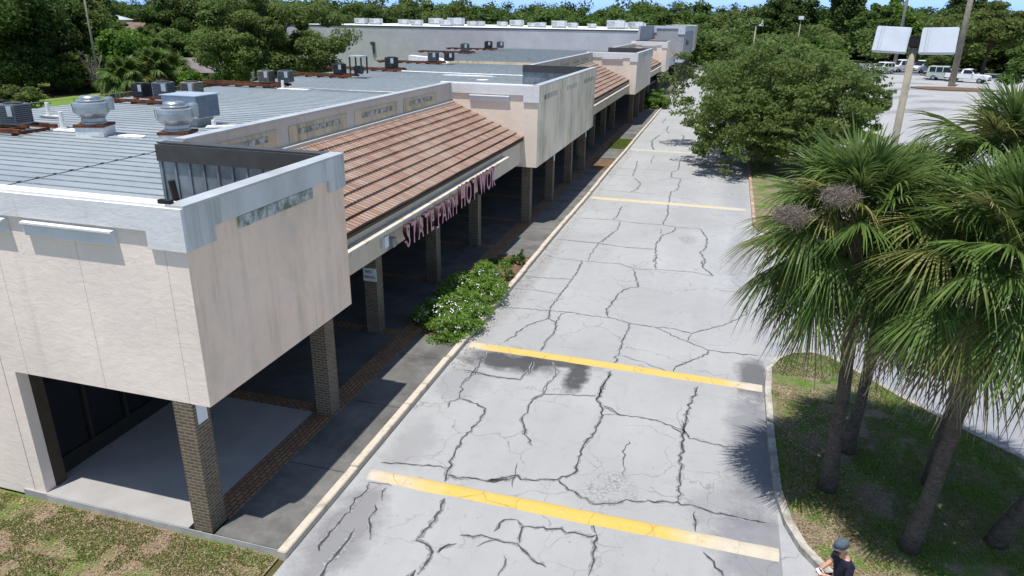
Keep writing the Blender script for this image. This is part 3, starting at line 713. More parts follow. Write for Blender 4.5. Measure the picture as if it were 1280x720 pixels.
# columns
for i, y in enumerate(pil):
    x = -9.46 if zone(y) else -10.62
    p = MB(); p.box(x, x+.44, y, y+.44, .12, 3.11 if zone(y) else 3.31); p.build('column', M['brick'], mall)
b = MB(); b.box(-13.42, -13.28, 9.86, 10.12, .15, 3.12); b.build('door_jamb', M['jamb'], mall)
for i, (a, c) in enumerate(zip(pil[:-1], pil[1:])):
    if i == 0: a += .5
    f = MB(); fx = -13.5
    f.box(fx-.12, fx, a, c, .15, .55); f.box(fx-.12, fx, a, c, 2.75, 3.12)
    n = 4
    for k in range(n+1):
        yy = a+(c-a)*k/n; f.box(fx-.12, fx+.02, yy-.04, yy+.04, .551, 2.749)
    f.box(fx-.12, fx+.01, a, c, 1.42, 1.48) if False else None
    sf = f.build('shopfront', M['dark_wall'], mall)
    q = MB(); q.box(fx-.07, fx-.05, a+.05, c-.05, .552, 2.748); q.build('window', M['glass'], sf)

# ---- column plates and notice
def plate(name, label, x0, x1, y0, y1, z0, z1, mat, cat='sign', group=None):
    m = MB(); m.box(x0, x1, y0, y1, z0, z1); o = m.build(name, mat, bevel=.004); tag(o, label, cat, group); return o
plate('wall_plate', 'blank pale plate high on the corner brick column, road side', -9.018, -9.0, 9.68, 9.95, 2.62, 3.1, M['sign_white'])
plate('wall_plate', 'narrow blank white plate on a column under the maroon sign letters', -10.178, -10.16, 24.68, 24.9, 2.35, 2.85, M['sign_white'])
plate('wall_plate', 'narrow white plate on the second column of the mouldy parapet', -9.018, -9.0, 39.5, 39.72, 2.45, 3.08, M['sign_white'])
plate('wall_plate', 'narrow white plate on the fourth column of the mouldy parapet', -9.018, -9.0, 49.1, 49.32, 2.4, 3.05, M['sign_white'])

def text_mesh(txt, size, depth, name):
    cu = bpy.data.curves.new(name, 'FONT'); cu.body = txt; cu.size = size; cu.extrude = depth*.42; cu.offset = .012*size; cu.resolution_u = 3
    ob = bpy.data.objects.new(name+'_tmp', cu); COL.objects.link(ob)
    dg = bpy.context.evaluated_depsgraph_get(); me = bpy.data.meshes.new_from_object(ob.evaluated_get(dg))
    bpy.data.objects.remove(ob); bpy.data.curves.remove(cu); me.name = name
    return me
def letters(name, label, txt, y0, y1, z0, hgt, x):
    root = thing(name, label, 'sign', (x, y0, z0), RAD(90), 'maroon letter signs on the canopy edge')
    adv = []; cur = 0.0; sz = hgt/.70
    for ch in txt:
        if ch == ' ': adv.append(None); cur += .38*sz; continue
        me = text_mesh(ch, sz, .16, 'letter'); xs = [v.co.x for v in me.vertices]; w_ = max(xs)-min(xs)
        adv.append((me, cur-min(xs), w_)); cur += w_+.19*sz
    k = (y1-y0)/cur
    for a in adv:
        if a is None: continue
        me, off, w_ = a
        for v in me.vertices:
            X, Yv, Zv = v.co; v.co = ((X+off)*k, -Zv, Yv)
        me.materials.clear(); me.materials.append(M['letter_face']); me.materials.append(M['letter_side'])
        for p in me.polygons: p.material_index = 0 if p.normal.y < -.9 else 1
        me.update()
        # recompute which faces look outward after the axis swap
        for p in me.polygons: p.material_index = 0 if abs(p.normal.y) > .9 and p.center.y < 0 else 1
        link('letter', me, root)
    return root
letters('sign_letters', 'maroon and pink raised letters on the canopy edge, right beside the small electrical boxes', 'STATE FARM', 19.25, 23.75, 3.34, .70, -9.0)
letters('sign_letters', 'slightly taller maroon and pink raised letters at the far end of the letter row', 'HOT WOK', 24.1, 28.4, 3.42, .80, -9.0)
m = MB(); m.box(-9.4, -9.28, 18.45, 18.72, 3.5, 3.85, 0); o = m.build('electrical_box', M['sign_white']); tag(o, 'small pale electrical box on the canopy edge left of the letters', 'electrical box')
m = MB(); m.box(-9.41, -9.2, 18.82, 19.1, 3.42, 3.7, 0); m.tube([(-9.3, 18.7, 3.4), (-9.3, 19.0, 3.45), (-9.2, 19.2, 3.5)], .02, 6, 0); o = m.build('junction_box', M['fence'], bevel=.01); tag(o, 'grey junction box with conduit beside the first sign letter', 'electrical box')
# notice on the third column (south face)
nt_ = thing('notice_sign', 'white notice with dark purple lettering on the brick column below the canopy', 'sign', (-10.4, 19.49, 2.3))
m = MB(); m.box(-10.63, -10.17, 19.475, 19.497, 1.98, 2.42); m.build('plate', M['sign_white'], nt_)
for ln, (txt, z, s) in enumerate((('NO', 2.25, .15), ('PARKING', 2.08, .12))):
    me = text_mesh(txt, s, .006, 'lettering'); xs = [v.co.x for v in me.vertices]; c = (min(xs)+max(xs))/2; kx = min(1.0, .44/(max(xs)-min(xs)))
    for v in me.vertices: X, Yv, Zv = v.co; v.co = ((X-c)*kx-.03, -.022-Zv, Yv+z-2.3)
    me.materials.clear(); me.materials.append(M['sign_ink']); link('lettering', me, nt_)

# ================================================================== ANCHOR STORE
anc = thing('anchor_store', 'big grey windowless store with white roof at the far end of the shop row', 'building', (-40, 112, 0))
YA = 112.0
b = MB(); b.box(-75, -13.2, YA, YA+.3, 0, 8.45); b.box(-75.3, -75, YA, 170, 0, 8.45); b.box(-13.5, -13.2, YA+.3, 131.9, 0, 9.25, 1)
b.build('wall', [M['grey_wall'], M['grey_dark']], anc)
b = MB(); b.box(-75, -13.55, YA-.06, YA+.34, 8.452, 8.66); b.build('edge_trim', M['cap'], anc)
b = MB(); b.box(-75, -13.55, YA+.35, 170, 8.3, 8.6); b.build('roof', M['white_roof'], anc)
b = MB(); b.box(-13.6, -8.0, 132, 132.3, 3.4, 9.2, 0); b.box(-8.3, -8.0, 132.3, 160, 3.4, 9.2, 0); b.box(-13.6, -8.3, 159.7, 160, 3.4, 9.2, 0); b.box(-13.6, -8.3, 132.3, 159.7, 3.5, 3.6, 0)
fb = b.build('front_block', [M['grey_dark']], anc)
b = MB(); b.box(-13.6, -12.7, 131.9, 131.99, 8.1, 9.25); b.box(-9.1, -7.9, 131.9, 131.99, 7.9, 9.25); b.box(-12.7, -9.1, 131.9, 131.99, 8.8, 9.25); b.box(-7.999, -7.9, 132, 160, 8.3, 9.25); b.box(-7.999, -7.9, 131.95, 160, 3.3, 3.75); b.box(-9.2, -7.9, 131.88, 131.99, 3.3, 3.75)
b.build('trim_band', M['grey_trim'], fb)
b = MB(); b.box(-7.998, -7.9, 139, 140.6, 6.0, 6.8); b.box(-7.998, -7.9, 143.5, 145, 5.9, 6.6); b.box(-7.998, -7.9, 134.5, 135.6, 4.3, 4.8); b.build('sign_scar', M['cap'], fb)
b = MB(); b.box(-13.5, -8.0, 160.3, 182, 4.0, 9.2, 0); b.box(-13.5, -7.9, 160.25, 160.5, 4.0, 9.25, 1); b.build('end_block', [M['stucco_cream'], M['gutter']], anc)
b = MB(); b.box(-9.6, -9.4, YA, 131.9, 3.1, 4.5, 0); b.build('fascia', M['grey_trim'], anc)
p = MB()
for k in range(6):
    a = k/6; c = (k+1)/6; p.add([(-9.3-3.6*a, YA, 4.5+2.6*a), (-9.3-3.6*a, 131.9, 4.5+2.6*a), (-9.3-3.6*c, 131.9, 4.5+2.6*c), (-9.3-3.6*c, YA, 4.5+2.6*c)], [(0, 1, 2, 3)])
p.build('tile_roof', M['tile'], anc)
for y in (116.5, 122, 127.3, 132.2, 138, 144, 150, 156, 161, 170, 180):
    x = -10.6 if y < 132 else -9.2
    p = MB(); p.box(x, x+.6, y, y+.6, .12, 3.5 if y < 159 else 4.05); p.build('column', M['brick'], anc)
b = MB(); b.box(-13.8, -13.6, 132, 182, .15, 3.6); b.build('shopfront', M['dark_wall'], anc)
m = MB(); m.box(-45.2, -44.6, YA-.1, YA-.002, 5.5, 7.1); 
vp = on_y(466, 60, YA-.4)
m = MB(); m.tube([(vp.x, YA-.15, vp.z-.9), (vp.x, YA-.15, vp.z+.7), (vp.x-.3, YA-.35, vp.z+.75)], .12, 8); m.box(vp.x-.4, vp.x+.25, YA-.45, YA-.05, vp.z+.5, vp.z+.95)
m.build('vent_pipe', M['cap'], anc)

# ================================================================== ROOFTOP EQUIPMENT
def ac_proto(body, name='condenser_unit'):
    r = thing(name, 'x', 'air conditioner', (0, 0, 0))
    m = MB(); m.box(-.5, .5, -.5, .5, 0, 1.05); m.build('cabinet', body, r, bevel=.03)
    g_ = MB()
    for i in range(9):
        z = .12+i*.1
        g_.box(-.44, .44, -.53, -.502, z, z+.045); g_.box(.502, .53, -.44, .44, z, z+.045); g_.box(-.53, -.502, -.44, .44, z, z+.045)
    g_.build('grille', M['ac_dark'], r)
    t = MB(); t.lathe([(.40, 1.051), (.42, 1.10), (.38, 1.11), (.1, 1.12)], n=18); t.build('fan_guard', M['ac_dark'], r)
    p = MB(); p.box(.15, .46, -.56, -.531, .45, .98); p.build('service_panel', M['ac_panel'], r, bevel=.01)
    return r
acA = ac_proto(M['ac_body']); acB = ac_proto(M['ac_beige']); acC = ac_proto(M['ac_dark'])
used = set()
def place_ac(src, loc, rz, sc, label):
    if src.name not in used: o = src; used.add(src.name)
    else: o = copy_tree(src)
    sc *= .75; o.location = loc; o.rotation_euler = (0, 0, rz); o.scale = (sc, sc, sc*.9); o['label'] = label; o['group'] = 'condenser units on the metal roof'
    return o
def rails(loc, L, label, wd=1.2):
    m = MB(); x, y, z = loc
    for s in (-.5, .5):
        m.box(x-L, x+.6, y+s*wd-.07, y+s*wd+.07, z+.12, z+.27); 
    k = x-L+.2
    while k < x+.5: m.box(k, k+.12, y-wd*.5, y+wd*.5, z+.0, z+.118); k += 1.1
    for s in (-.5, .5):
        m.box(x-1.3, x+.6, y+s*wd*.55-.05, y+s*wd*.55+.05, z+.271, z+.36)
    o = m.build('equipment_rail', M['rust']); tag(o, label, 'steel rail', 'rusty rails under the roof units')
ZA = ZR+.36
rails((-27.6, 23.0, ZR), 4.5, 'rusty rails under the condensers at the left edge of the roof', 1.7)
place_ac(acA, (-27.95, 22.9, ZA), 0, 1.15, 'grey condenser with pale panel at the left edge of the roof')
place_ac(acC, (-29.5, 23.1, ZA), .1, 1.2, 'dark condenser cut by the left picture edge behind a grey one')
rails((-29.2, 33.6, ZR), 3.6, 'rusty rails under the condensers behind the two round fans', 1.7)
place_ac(acA, (-29.9, 33.6, ZA), .2, 1.15, 'blue grey condenser on dark frame behind the round fans')
place_ac(acB, (-28.6, 34.3, ZA), 0, 1.15, 'rust topped beige condenser behind the blue grey box')
place_ac(acC, (-31.2, 33.4, ZA), 0, 1.0, 'black open frame condenser left of the blue grey one')
rails((-29.8, 44.3, ZR), 6.5, 'long rusty rails running in front of the big oak', 1.3)
place_ac(acB, (-30.6, 44.2, ZA), 0, 1.1, 'beige condenser on rails in front of the big oak')
place_ac(acA, (-29.4, 44.7, ZA), .1, 1.1, 'blue condenser right of the beige one by the big oak')
rails((-29.6, 53.9, ZR), 6.0, 'rusty rails near the low end of the big oak branches', 1.3)
place_ac(acC, (-30.3, 53.8, ZA), 0, 1.05, 'black condenser right of the big oak crown')
fr = thing('open_condenser', 'open condenser frame with pale top beside the black condenser', 'air conditioner', (-28.8, 54.2, ZA), 0, 'condenser units on the metal roof')
m = MB()
for sx in (-.5, .5):
    for sy in (-.5, .5): m.box(sx-.05, sx+.05, sy-.05, sy+.05, 0, 1.3)
m.build('frame', M['ac_dark'], fr, world=False); m = MB(); m.box(-.6, .6, -.6, .6, 1.301, 1.4); m.build('top', M['ac_panel'], fr, world=False)
m = MB(); m.box(-.3, .3, -.3, .3, .0, .6); m.build('compressor', M['ac_dark'], fr, world=False, bevel=.05)
for (px, y, lab, src, n) in ((493, 62.5, 'dark condenser in the middle of the metal roof', acC, 1), (545, 74.5, 'grey condenser beside the pale sloped roof curb', acA, 2), (584, 92.5, 'blue black condenser on the far roof section', acA, 1), (613, 104, 'dark condenser farthest back by the grey store wall', acC, 2)):
    p = on_z(px, 60, ZR); x = (px-640)/1.0
    d = ray(px, 75); x = d.x/d.y*y
    zz = ZR+(.32 if y > 78 else 0)
    rails((x+.3, y, zz), 7.0, 'rusty rails carrying the '+lab, 1.2)
    place_ac(src, (x-.3, y, zz+.36), 0, 1.25, lab)
    if n == 2: place_ac(acC if src is acA else acA, (x+1.3, y+.6, zz+.36), .1, 1.2, 'second unit right of the '+lab)
p = on_z(495, 78, ZR); m = MB(); m.extrude([(-34.2, 76.0, ZR+.01), (-29.8, 76.0, ZR+.01), (-30.6, 76.0, ZR+.5), (-34.2, 76.0, ZR+.75)], (0, 1.2, 0)); o = m.build('roof_curb', M['white_paint']); tag(o, 'pale wedge shaped roof curb left of a grey condenser', 'roof curb')
# kitchen exhaust fans
def fan(loc, label, sc=1.0):
    r = thing('exhaust_fan', label, 'exhaust fan', loc, RAD(20), 'round exhaust fans on the metal roof'); r.scale = (.80, .80, .88)
    m = MB(); m.box(-.68, .68, -.68, .68, -.02, .40, 0); m.box(-.72, .72, -.72, .72, .401, .52, 1); m.build('curb', [M['white_paint'], M['rust']], r, world=False)
    m = MB(); m.lathe([(.62, .521), (.62, .60), (.55, .64), (.56, .78), (.80, 1.02), (.83, 1.30), (.80, 1.45), (.66, 1.50), (.50, 1.52)], n=28); m.build('bowl', M['alu'], r, world=False, smooth_=False)
    m = MB(); m.lathe([(.60, 1.521), (.62, 1.56), (.50, 1.60), (.48, 1.70), (.42, 1.75), (.1, 1.78)], n=28); m.build('cap', M['alu'], r, world=False)
    m = MB(); m.tube([(-.78, .1, 1.42), (-1.0, .1, 1.4), (-.98, .1, 1.05), (-.7, .1, .8)], .04, 8); m.build('handle', M['fence'], r, world=False)
    m = MB(); m.lathe([(.22, 1.1), (.24, 1.6), (.2, 1.68), (.05, 1.7)], (.78, .25, 0), 14); m.build('motor_cover', M['alu'], r, world=False)
    return r
fan((-24.6, 23.5, ZR+.02), 'left round aluminium exhaust fan on white curb with clear roof around it')
fan((-20.2, 23.1, ZR+.02), 'round aluminium exhaust fan in front of the blue grey louvred box')
sb = thing('supply_fan_box', 'blue grey box with louvred side behind the right exhaust fan', 'ventilation box', (-22.9, 27.3, ZR+.02))
m = MB(); m.box(-.95, .85, -.75, .75, .36, 1.32, 0); m.build('cabinet', M['box_blue'], sb, world=False, bevel=.03)
m = MB()
for k in range(12): z = .42+k*.073; m.box(.852, .885, -.7, .7, z, z+.048)
m.build('louvre', M['box_louvre'], sb, world=False)
m = MB(); m.box(-1.0, .91, -.82, .82, 1.322, 1.36); m.build('lid', M['box_blue'], sb, world=False)
m = MB(); m.box(-.7, .6, -.55, .55, 0, .359); m.build('curb', M['fence'], sb, world=False)
def pipe(loc, label, h=.7, L=1.0, rz=0):
    r = thing('vent_pipe', label, 'vent pipe', loc, rz, 'white vent pipes on the metal roof')
    m = MB(); m.tube([(0, 0, 0), (0, 0, h)], [.1, .09], 10); m.build('stack', M['white_paint'], r, world=False)
    m = MB(); m.box(-.35, L, -.25, .25, 0, .1); m.build('sealed_base', M['white_paint'], r, world=False, bevel=.04)
pipe(tuple(on_z(80, 164, ZR)), 'leaning white vent pipe beside the condenser at the left edge', .8, 1.3)
pipe(tuple(on_z(62, 147, ZR)), 'small white vent pipe at the back edge of the roof', .7, .6)
pipe(tuple(on_z(268, 160, ZR)), 'white sealed pipe lying right of the right exhaust fan', .35, 2.2, .5)
pipe(tuple(on_z(354, 112, ZR)), 'white pipe stub by the beige condenser near the oak', .6, 2.0)
for px, py in ((600, 95), (592, 98)):
    pass
def conduit(label, pts, rad=.045, mat='fence'):
    m = MB(); m.tube(pts, rad, 6, 0); o = m.build('conduit', M[mat]); tag(o, label, 'pipe', 'pipes lying on the metal roof')
conduit('thin pipe run from the left fan towards the back of the roof', [(-25.4, 24.2, ZR+.1), (-27.0, 24.4, ZR+.1), (-29.5, 26.5, ZR+.1), (-31, 26.6, ZR+.1)])
conduit('thin pipe run between the blue grey box and the rusty rails', [(-23.9, 28.2, ZR+.1), (-26.0, 29.0, ZR+.1), (-28.2, 33.0, ZR+.1)])
conduit('thin pipe run from the oak side condensers across the roof', [(-29.0, 44.0, ZR+.1), (-24.0, 43.6, ZR+.1), (-18.0, 43.8, ZR+.1)])
conduit('thin white pipe run in the middle of the roof', [(-29.0, 62.0, ZR+.1), (-22.0, 61.5, ZR+.1), (-16.0, 61.8, ZR+.1)], .06, 'white_paint')
def patch(label, x0, x1, y0, y1):
    rp_ = random.Random(int(x0*7+y0)); pts = []
    for k in range(14):
        a = k/14*6.283; pts.append(((x0+x1)/2+(x1-x0)/2*math.cos(a)*rp_.uniform(.7, 1.1), (y0+y1)/2+(y1-y0)/2*math.sin(a)*rp_.uniform(.7, 1.1)))
    m = MB(); m.prism(pts, ZR-.02, ZR+.07); tag(m.build('sealant_patch', M['white_paint']), label, 'roof patch', 'white sealant patches on the roof')
patch('white sealant patch right of the left fan curb', -23.6, -22.2, 23.2, 23.9)
patch('white sealant patch beside the right fan curb', -19.3, -18.0, 23.8, 24.6)
patch('small white sealant patch mid roof before the second parapet block', -19.6, -18.4, 56, 57)
patch('long white sealant smear on the far roof section', -24, -19, 60, 60.8)
# units on the white roof
M['unit'] = simple('grey_white_unit_paint', (.52, .55, .57), .5, .1, .3, var=.15)
rt = thing('packaged_rooftop_unit', 'x', 'rooftop unit', (0, 0, 0)); m = MB(); m.box(-1.3, 1.3, -.9, .9, .3, 1.5); m.build('cabinet', M['unit'], rt, bevel=.04)
m = MB(); m.box(-1.2, 1.2, -.8, .8, 0, .298); m.build('curb', M['fence'], rt)
m = MB()
for k in range(6): m.box(-1.25+k*.2, -1.15+k*.2, -.93, -.902, .5, 1.3)
m.lathe([(.5, 1.501), (.5, 1.58), (.1, 1.6)], (.6, 0, 0), 16); m.build('grille', M['fence'], rt)
units = [(418, 124, 1.0), (452, 130, 1.0), (470, 131, 1.0), (505, 140, .9), (521, 126, .9), (545, 150, 1.2), (558, 126, 1.0), (570, 133, 1.3), (590, 138, .8), (600, 140, .8), (628, 136, .8), (646, 140, 1.1), (665, 134, .7), (676, 130, .8), (699, 130, 1.1), (716, 138, .8), (740, 136, .7), (770, 126, 1.3), (778, 132, 1.0), (800, 134, 1.1), (815, 140, .9)]
names = ['low box left of a pair', 'left box of a close pair', 'right box of a close pair', 'small box before the centre cluster', 'box nearest the front edge left of the cluster', 'tall far box in the cluster', 'grey faced box at the front of the cluster', 'largest box of the cluster', 'small right end box of the cluster', 'small box right of the cluster', 'lone small box mid roof', 'wide box mid roof', 'small box in a loose pair, left', 'small box in a loose pair, right', 'wide box near the front edge', 'box behind the wide front one', 'small far box above the terracotta canopy', 'big twin box near the right corner', 'box behind the big twin box', 'long low box at the right corner', 'last box at the right end of the roof']
first = True
for i, ((px, dist, s), nm) in enumerate(zip(units, names)):
    o = rt if first else copy_tree(rt); first = False
    d = ray(px, 30); y = dist; x = min(d.x/d.y*y, -16.5)
    o.location = (x, y, 8.6); o.scale = (s*.85, s*.85, s*.72); o.rotation_euler = (0, 0, random.uniform(-.06, .06)); o['label'] = 'white rooftop unit on the store roof, '+nm; o['group'] = 'rooftop units on the white roof'

# ================================================================== VEGETATION
def cloud(seed, R, n, leaf, nclump=60, cr=.30, shell=.55, flat=.75, low=-.55):
    """leaf-sized quads gathered in clumps through the volume of a crown"""
    r = np.random.default_rng(seed); R = np.array(R, float)
    d = r.normal(size=(nclump*3, 3)); d /= np.linalg.norm(d, axis=1)[:, None]; d = d[d[:, 2] > low][:nclump]
    rad = shell+(1-shell)*r.random(len(d))**.6
    wob = 1+.22*np.sin(3*np.arctan2(d[:, 1], d[:, 0])+r.random()*6)+.12*np.sin(5*np.arctan2(d[:, 1], d[:, 0])+r.random()*6)
    C = d*(rad*wob)[:, None]
    k = r.integers(0, len(C), n)
    c_r = cr*(.55+.9*r.random(len(C)))
    q = r.normal(size=(n, 3)); q /= np.linalg.norm(q, axis=1)[:, None]; q *= (r.random(n)**.45)[:, None]
    q[:, 2] *= flat
    P = (C[k]+q*c_r[k][:, None])*R
    nrm = q*.9+r.normal(size=(n, 3))*.55+np.array([0, 0, .55]); nrm /= np.linalg.norm(nrm, axis=1)[:, None]
    t = np.cross(nrm, r.normal(size=(n, 3))); t /= np.linalg.norm(t, axis=1)[:, None]; b_ = np.cross(nrm, t)
    s = leaf*(.55+.8*r.random(n))[:, None]
    return np.stack([P+t*s, P+b_*s*.55, P-t*s, P-b_*s*.55], 1), C*R
def trunk_mb(base, top, r0, ends, seed, n=9):
    r = random.Random(seed); m = MB(); base = Vector(base); top = Vector(top)
    path = [base.lerp(top, i/4)+Vector((r.uniform(-.12, .12), r.uniform(-.12, .12), 0))*(1 if 0 < i < 4 else 0) for i in range(5)]
    m.tube(path, [r0*(1.25-.55*i/4) for i in range(5)], n)
    for e in ends:
        e = Vector(e); a = path[r.choice((3, 4))]; mid = a.lerp(e, .5)+Vector((r.uniform(-.3, .3), r.uniform(-.3, .3), r.uniform(.0, .5)))
        m.tube([a, mid, e], [r0*.42, r0*.26, r0*.08], 6)
    return m
def tree(name, label, loc, R, h, mat, n=9000, leaf=.3, seed=1, r0=.3, group=None, nclump=70, cat='tree', low=-.55, shell=.5, cr=.30, lean=(0, 0), lobes=None):
    root = thing(name, label, cat, loc, 0, group); vv = []; cc = []
    if lobes is None: lobes = [((0, 0, 0), 1.0)]
    for i, (off, sc) in enumerate(lobes):
        V, C = cloud(seed+i*17, [x*sc for x in R], int(n*sc*sc/len(lobes)*1.3*(1.9 if n < 20000 else 1)), leaf*(.74 if n < 20000 else 1), nclump, cr, shell, low=low)
        o = np.array([lean[0]+off[0], lean[1]+off[1], h+off[2]]); vv.append(V+o); cc += list(C+o)
    V = np.concatenate(vv).reshape(-1, 3)
    V[:, 2] = np.maximum(V[:, 2], .08)
    link('crown', mesh_arr('crown', V, mat), root)
    rr = random.Random(seed); ends = rr.sample(cc, min(9, len(cc)))
    trunk_mb((0, 0, -.3), (lean[0]*.5, lean[1]*.5, max(1.0, h-R[2]*.45)), r0, ends, seed).build('trunk', M['bark'], root, world=False, smooth_=True)
    return root

# ---- oaks beside the drive
tree('oak_tree', 'wide live oak spreading its crown over the far part of the drive', (3.6, 60.0, .1), (7.0, 7.8, 4.3), 5.0, M['oak'], 84000, .135, 21, .38, nclump=240, low=-.92, shell=.3, cr=.15, lobes=[((0, 0, .2), 1.0), ((-2.4, -6.0, -1.9), .62), ((1.2, -7.5, -2.2), .5)])
tree('oak_tree', 'smaller oak right of the wide drive oak, growing above the nearest palm', (6.9, 53.0, .12), (3.6, 4.4, 2.7), 4.3, M['oak'], 27000, .125, 45, .26, nclump=120, low=-.75, shell=.3, cr=.17, lobes=[((0, 0, 0), 1.0), ((2.3, .5, .9), .42)])
tree('oak_tree', 'taller oak crown behind the wide drive oak, under the far lamp', (4.6, 78.0, .12), (6.0, 7.0, 3.8), 4.7, M['oak'], 48000, .16, 63, .35, nclump=150, low=-.7, shell=.35, cr=.2)

# ---- cabbage palms
def frond(r, base, az, el, Lp, Lb, droop, nseg=56, wf=.0185):
    """one fan leaf: petiole and split, folded, drooping blade; returns quads (n,4,3)"""
    Z = np.array([0, 0, 1.0]); h = np.array([math.cos(az), math.sin(az), 0.0]); f = h*math.cos(el)+Z*math.sin(el)
    s = np.cross(Z, h); s /= np.linalg.norm(s); u = np.cross(f, s)
    quads = []
    P = [base+f*Lp*k/4+np.array([0, 0, -droop*.22*Lp*(k/4)**2]) for k in range(5)]
    for k in range(4):
        w0 = .035-.004*k; quads.append([P[k]-s*w0, P[k]+s*w0, P[k+1]+s*(w0-.004), P[k+1]-s*(w0-.004)])
    hast = P[-1]; f2 = f+np.array([0, 0, -droop*.35]); f2 /= np.linalg.norm(f2); u2 = np.cross(f2, s)
    roll = r.uniform(-.35, .35); s2 = s*math.cos(roll)+u2*math.sin(roll); u3 = np.cross(f2, s2)
    for i in range(nseg):
        a = -2.05+4.1*(i+.5)/nseg+r.uniform(-.03, .03)
        L = Lb*(.72+.28*math.cos(a*.75))*r.uniform(.88, 1.05)
        d = f2*math.cos(a)+s2*math.sin(a)*.95-u3*0.0+u3*(.22*abs(math.sin(a)))*-1.0
        d /= np.linalg.norm(d)
        side = f2*-math.sin(a)+s2*math.cos(a); side /= np.linalg.norm(side)
        start = hast+f2*(.22*max(0, math.cos(a)))
        wd = Lb*wf; tw = r.uniform(-.8, .8); sd = side*math.cos(tw)+u3*math.sin(tw)*.8
        dr = droop*(.55+.5*abs(math.sin(a)))*r.uniform(.6, 1.7); ts = (0, .4, .72, 1.0); ww = (wd*.5, wd, wd*.7, wd*.08); pts = []
        for t in ts: pts.append(start+d*L*t+np.array([0, 0, -dr*L*.55*t**2.2]))
        for k in range(3): quads.append([pts[k]-sd*ww[k], pts[k]+sd*ww[k], pts[k+1]+sd*ww[k+1], pts[k+1]-sd*ww[k+1]])
    return quads
def palm(label, base, top, seed, r0=.19, nf=44, Lb=1.15, Lp=1.1, clusters=(), wf=.0185, dead=.13):
    base = Vector(base); top = Vector(top); root = thing('palm_tree', label, 'palm tree', base, 0, 'cabbage palms on the traffic island')
    r = random.Random(seed); t = top-base; m = MB(); path = []; rad = []
    for i in range(15):
        k = i/14; bend = Vector((math.sin(k*math.pi)*.10*r.uniform(.6, 1.2), math.sin(k*math.pi)*.05, 0))
        path.append(t*k+bend-Vector((0, 0, .12 if i == 0 else 0))); rad.append(r0*.9*(1.28-.5*min(1, k*4)+.03*r.uniform(-1, 1)) if k < .25 else r0*.9*(.80+.04*r.uniform(-1, 1)+(.25 if k > .9 else 0)))
    m.tube(path, rad, 14); m.build('trunk', M['bark_palm'], root, world=False, smooth_=True)
    Q = []; MI = []; c = np.array(t); ga = 2.39996
    for i in range(nf):
        k = (i+.5)/nf; el = RAD(84-120*k**.92)+r.uniform(-.1, .1); az = i*ga+r.uniform(-.25, .25)
        q = frond(r, c+np.array([0, 0, .25-.5*k]), az, el, Lp*(.75+.45*math.sin(min(1, k*1.6)*1.57))*r.uniform(.85, 1.1), Lb*r.uniform(.85, 1.12)*(.8 if k < .08 else 1), .45+.8*k, 56, wf)
        mt = 2 if (k > 1-dead and r.random() < .85) else (1 if r.random() < .10+.22*k*k else 0)
        Q += q; MI += [mt]*len(q)
    link('crown', mesh_arr('crown', np.array(Q), [M['frond'], M['frond_y'], M['frond_d']], 4, MI), root)
    for (dx, dy, dz, rr_) in clusters:
        q = []; rs = np.random.default_rng(seed+5)
        cpt = np.array(t)+np.array([dx, dy, dz])
        for i in range(1900):
            d = rs.normal(size=3); d /= np.linalg.norm(d); p = cpt+d*np.array([rr_, rr_, rr_*.55])*rs.random()**.5
            e = rs.normal(size=3)*.055; wv = np.cross(e, rs.normal(size=3)); wv = wv/np.linalg.norm(wv)*.0035
            q.append([p-wv, p+wv, p+e+wv, p+e-wv])
        link('seed_cluster', mesh_arr('seed_cluster', np.array(q), M['seed']), root)
        sk = MB(); sk.tube([tuple(np.array(t)), tuple(np.array(t)*.5+cpt*.5+np.array([0, 0, .3])), tuple(cpt)], [.03, .02, .012], 6); sk.build('flower_stalk', M['twig'], root, world=False)
    return root
palm('left cabbage palm nearest the drive, with two fuzzy brown seed clusters', (3.2, 15.0, .12), (2.8, 14.9, 6.3), 3, .19, 76, 1.08, 1.02, tuple(tuple(on_y(px_, py_, 13.55)-Vector((2.8, 14.9, 6.3)))+(.36,) for px_, py_ in ((1050, 246), (990, 270))))
palm('palm standing close behind the left cabbage palm, trunk in its shade', (3.85, 16.75, .12), (3.95, 17.0, 6.1), 8, .17, 44, .95, .85)
palm('pale trunked palm right of the man, its crown filling the right edge', (4.55, 13.35, .12), (4.85, 13.3, 6.3), 15, .19, 76, 1.08, 1.02)
palm('darker trunk palm half hidden behind the pale trunked one', (5.5, 15.9, .12), (5.5, 15.9, 7.3), 23, .17, 60, 1.1, 1.05)
palm('palm leaning out of the picture at the lower right edge', (6.25, 14.05, .12), (8.2, 13.8, 6.6), 31, .18, 40, 1.0, .95)

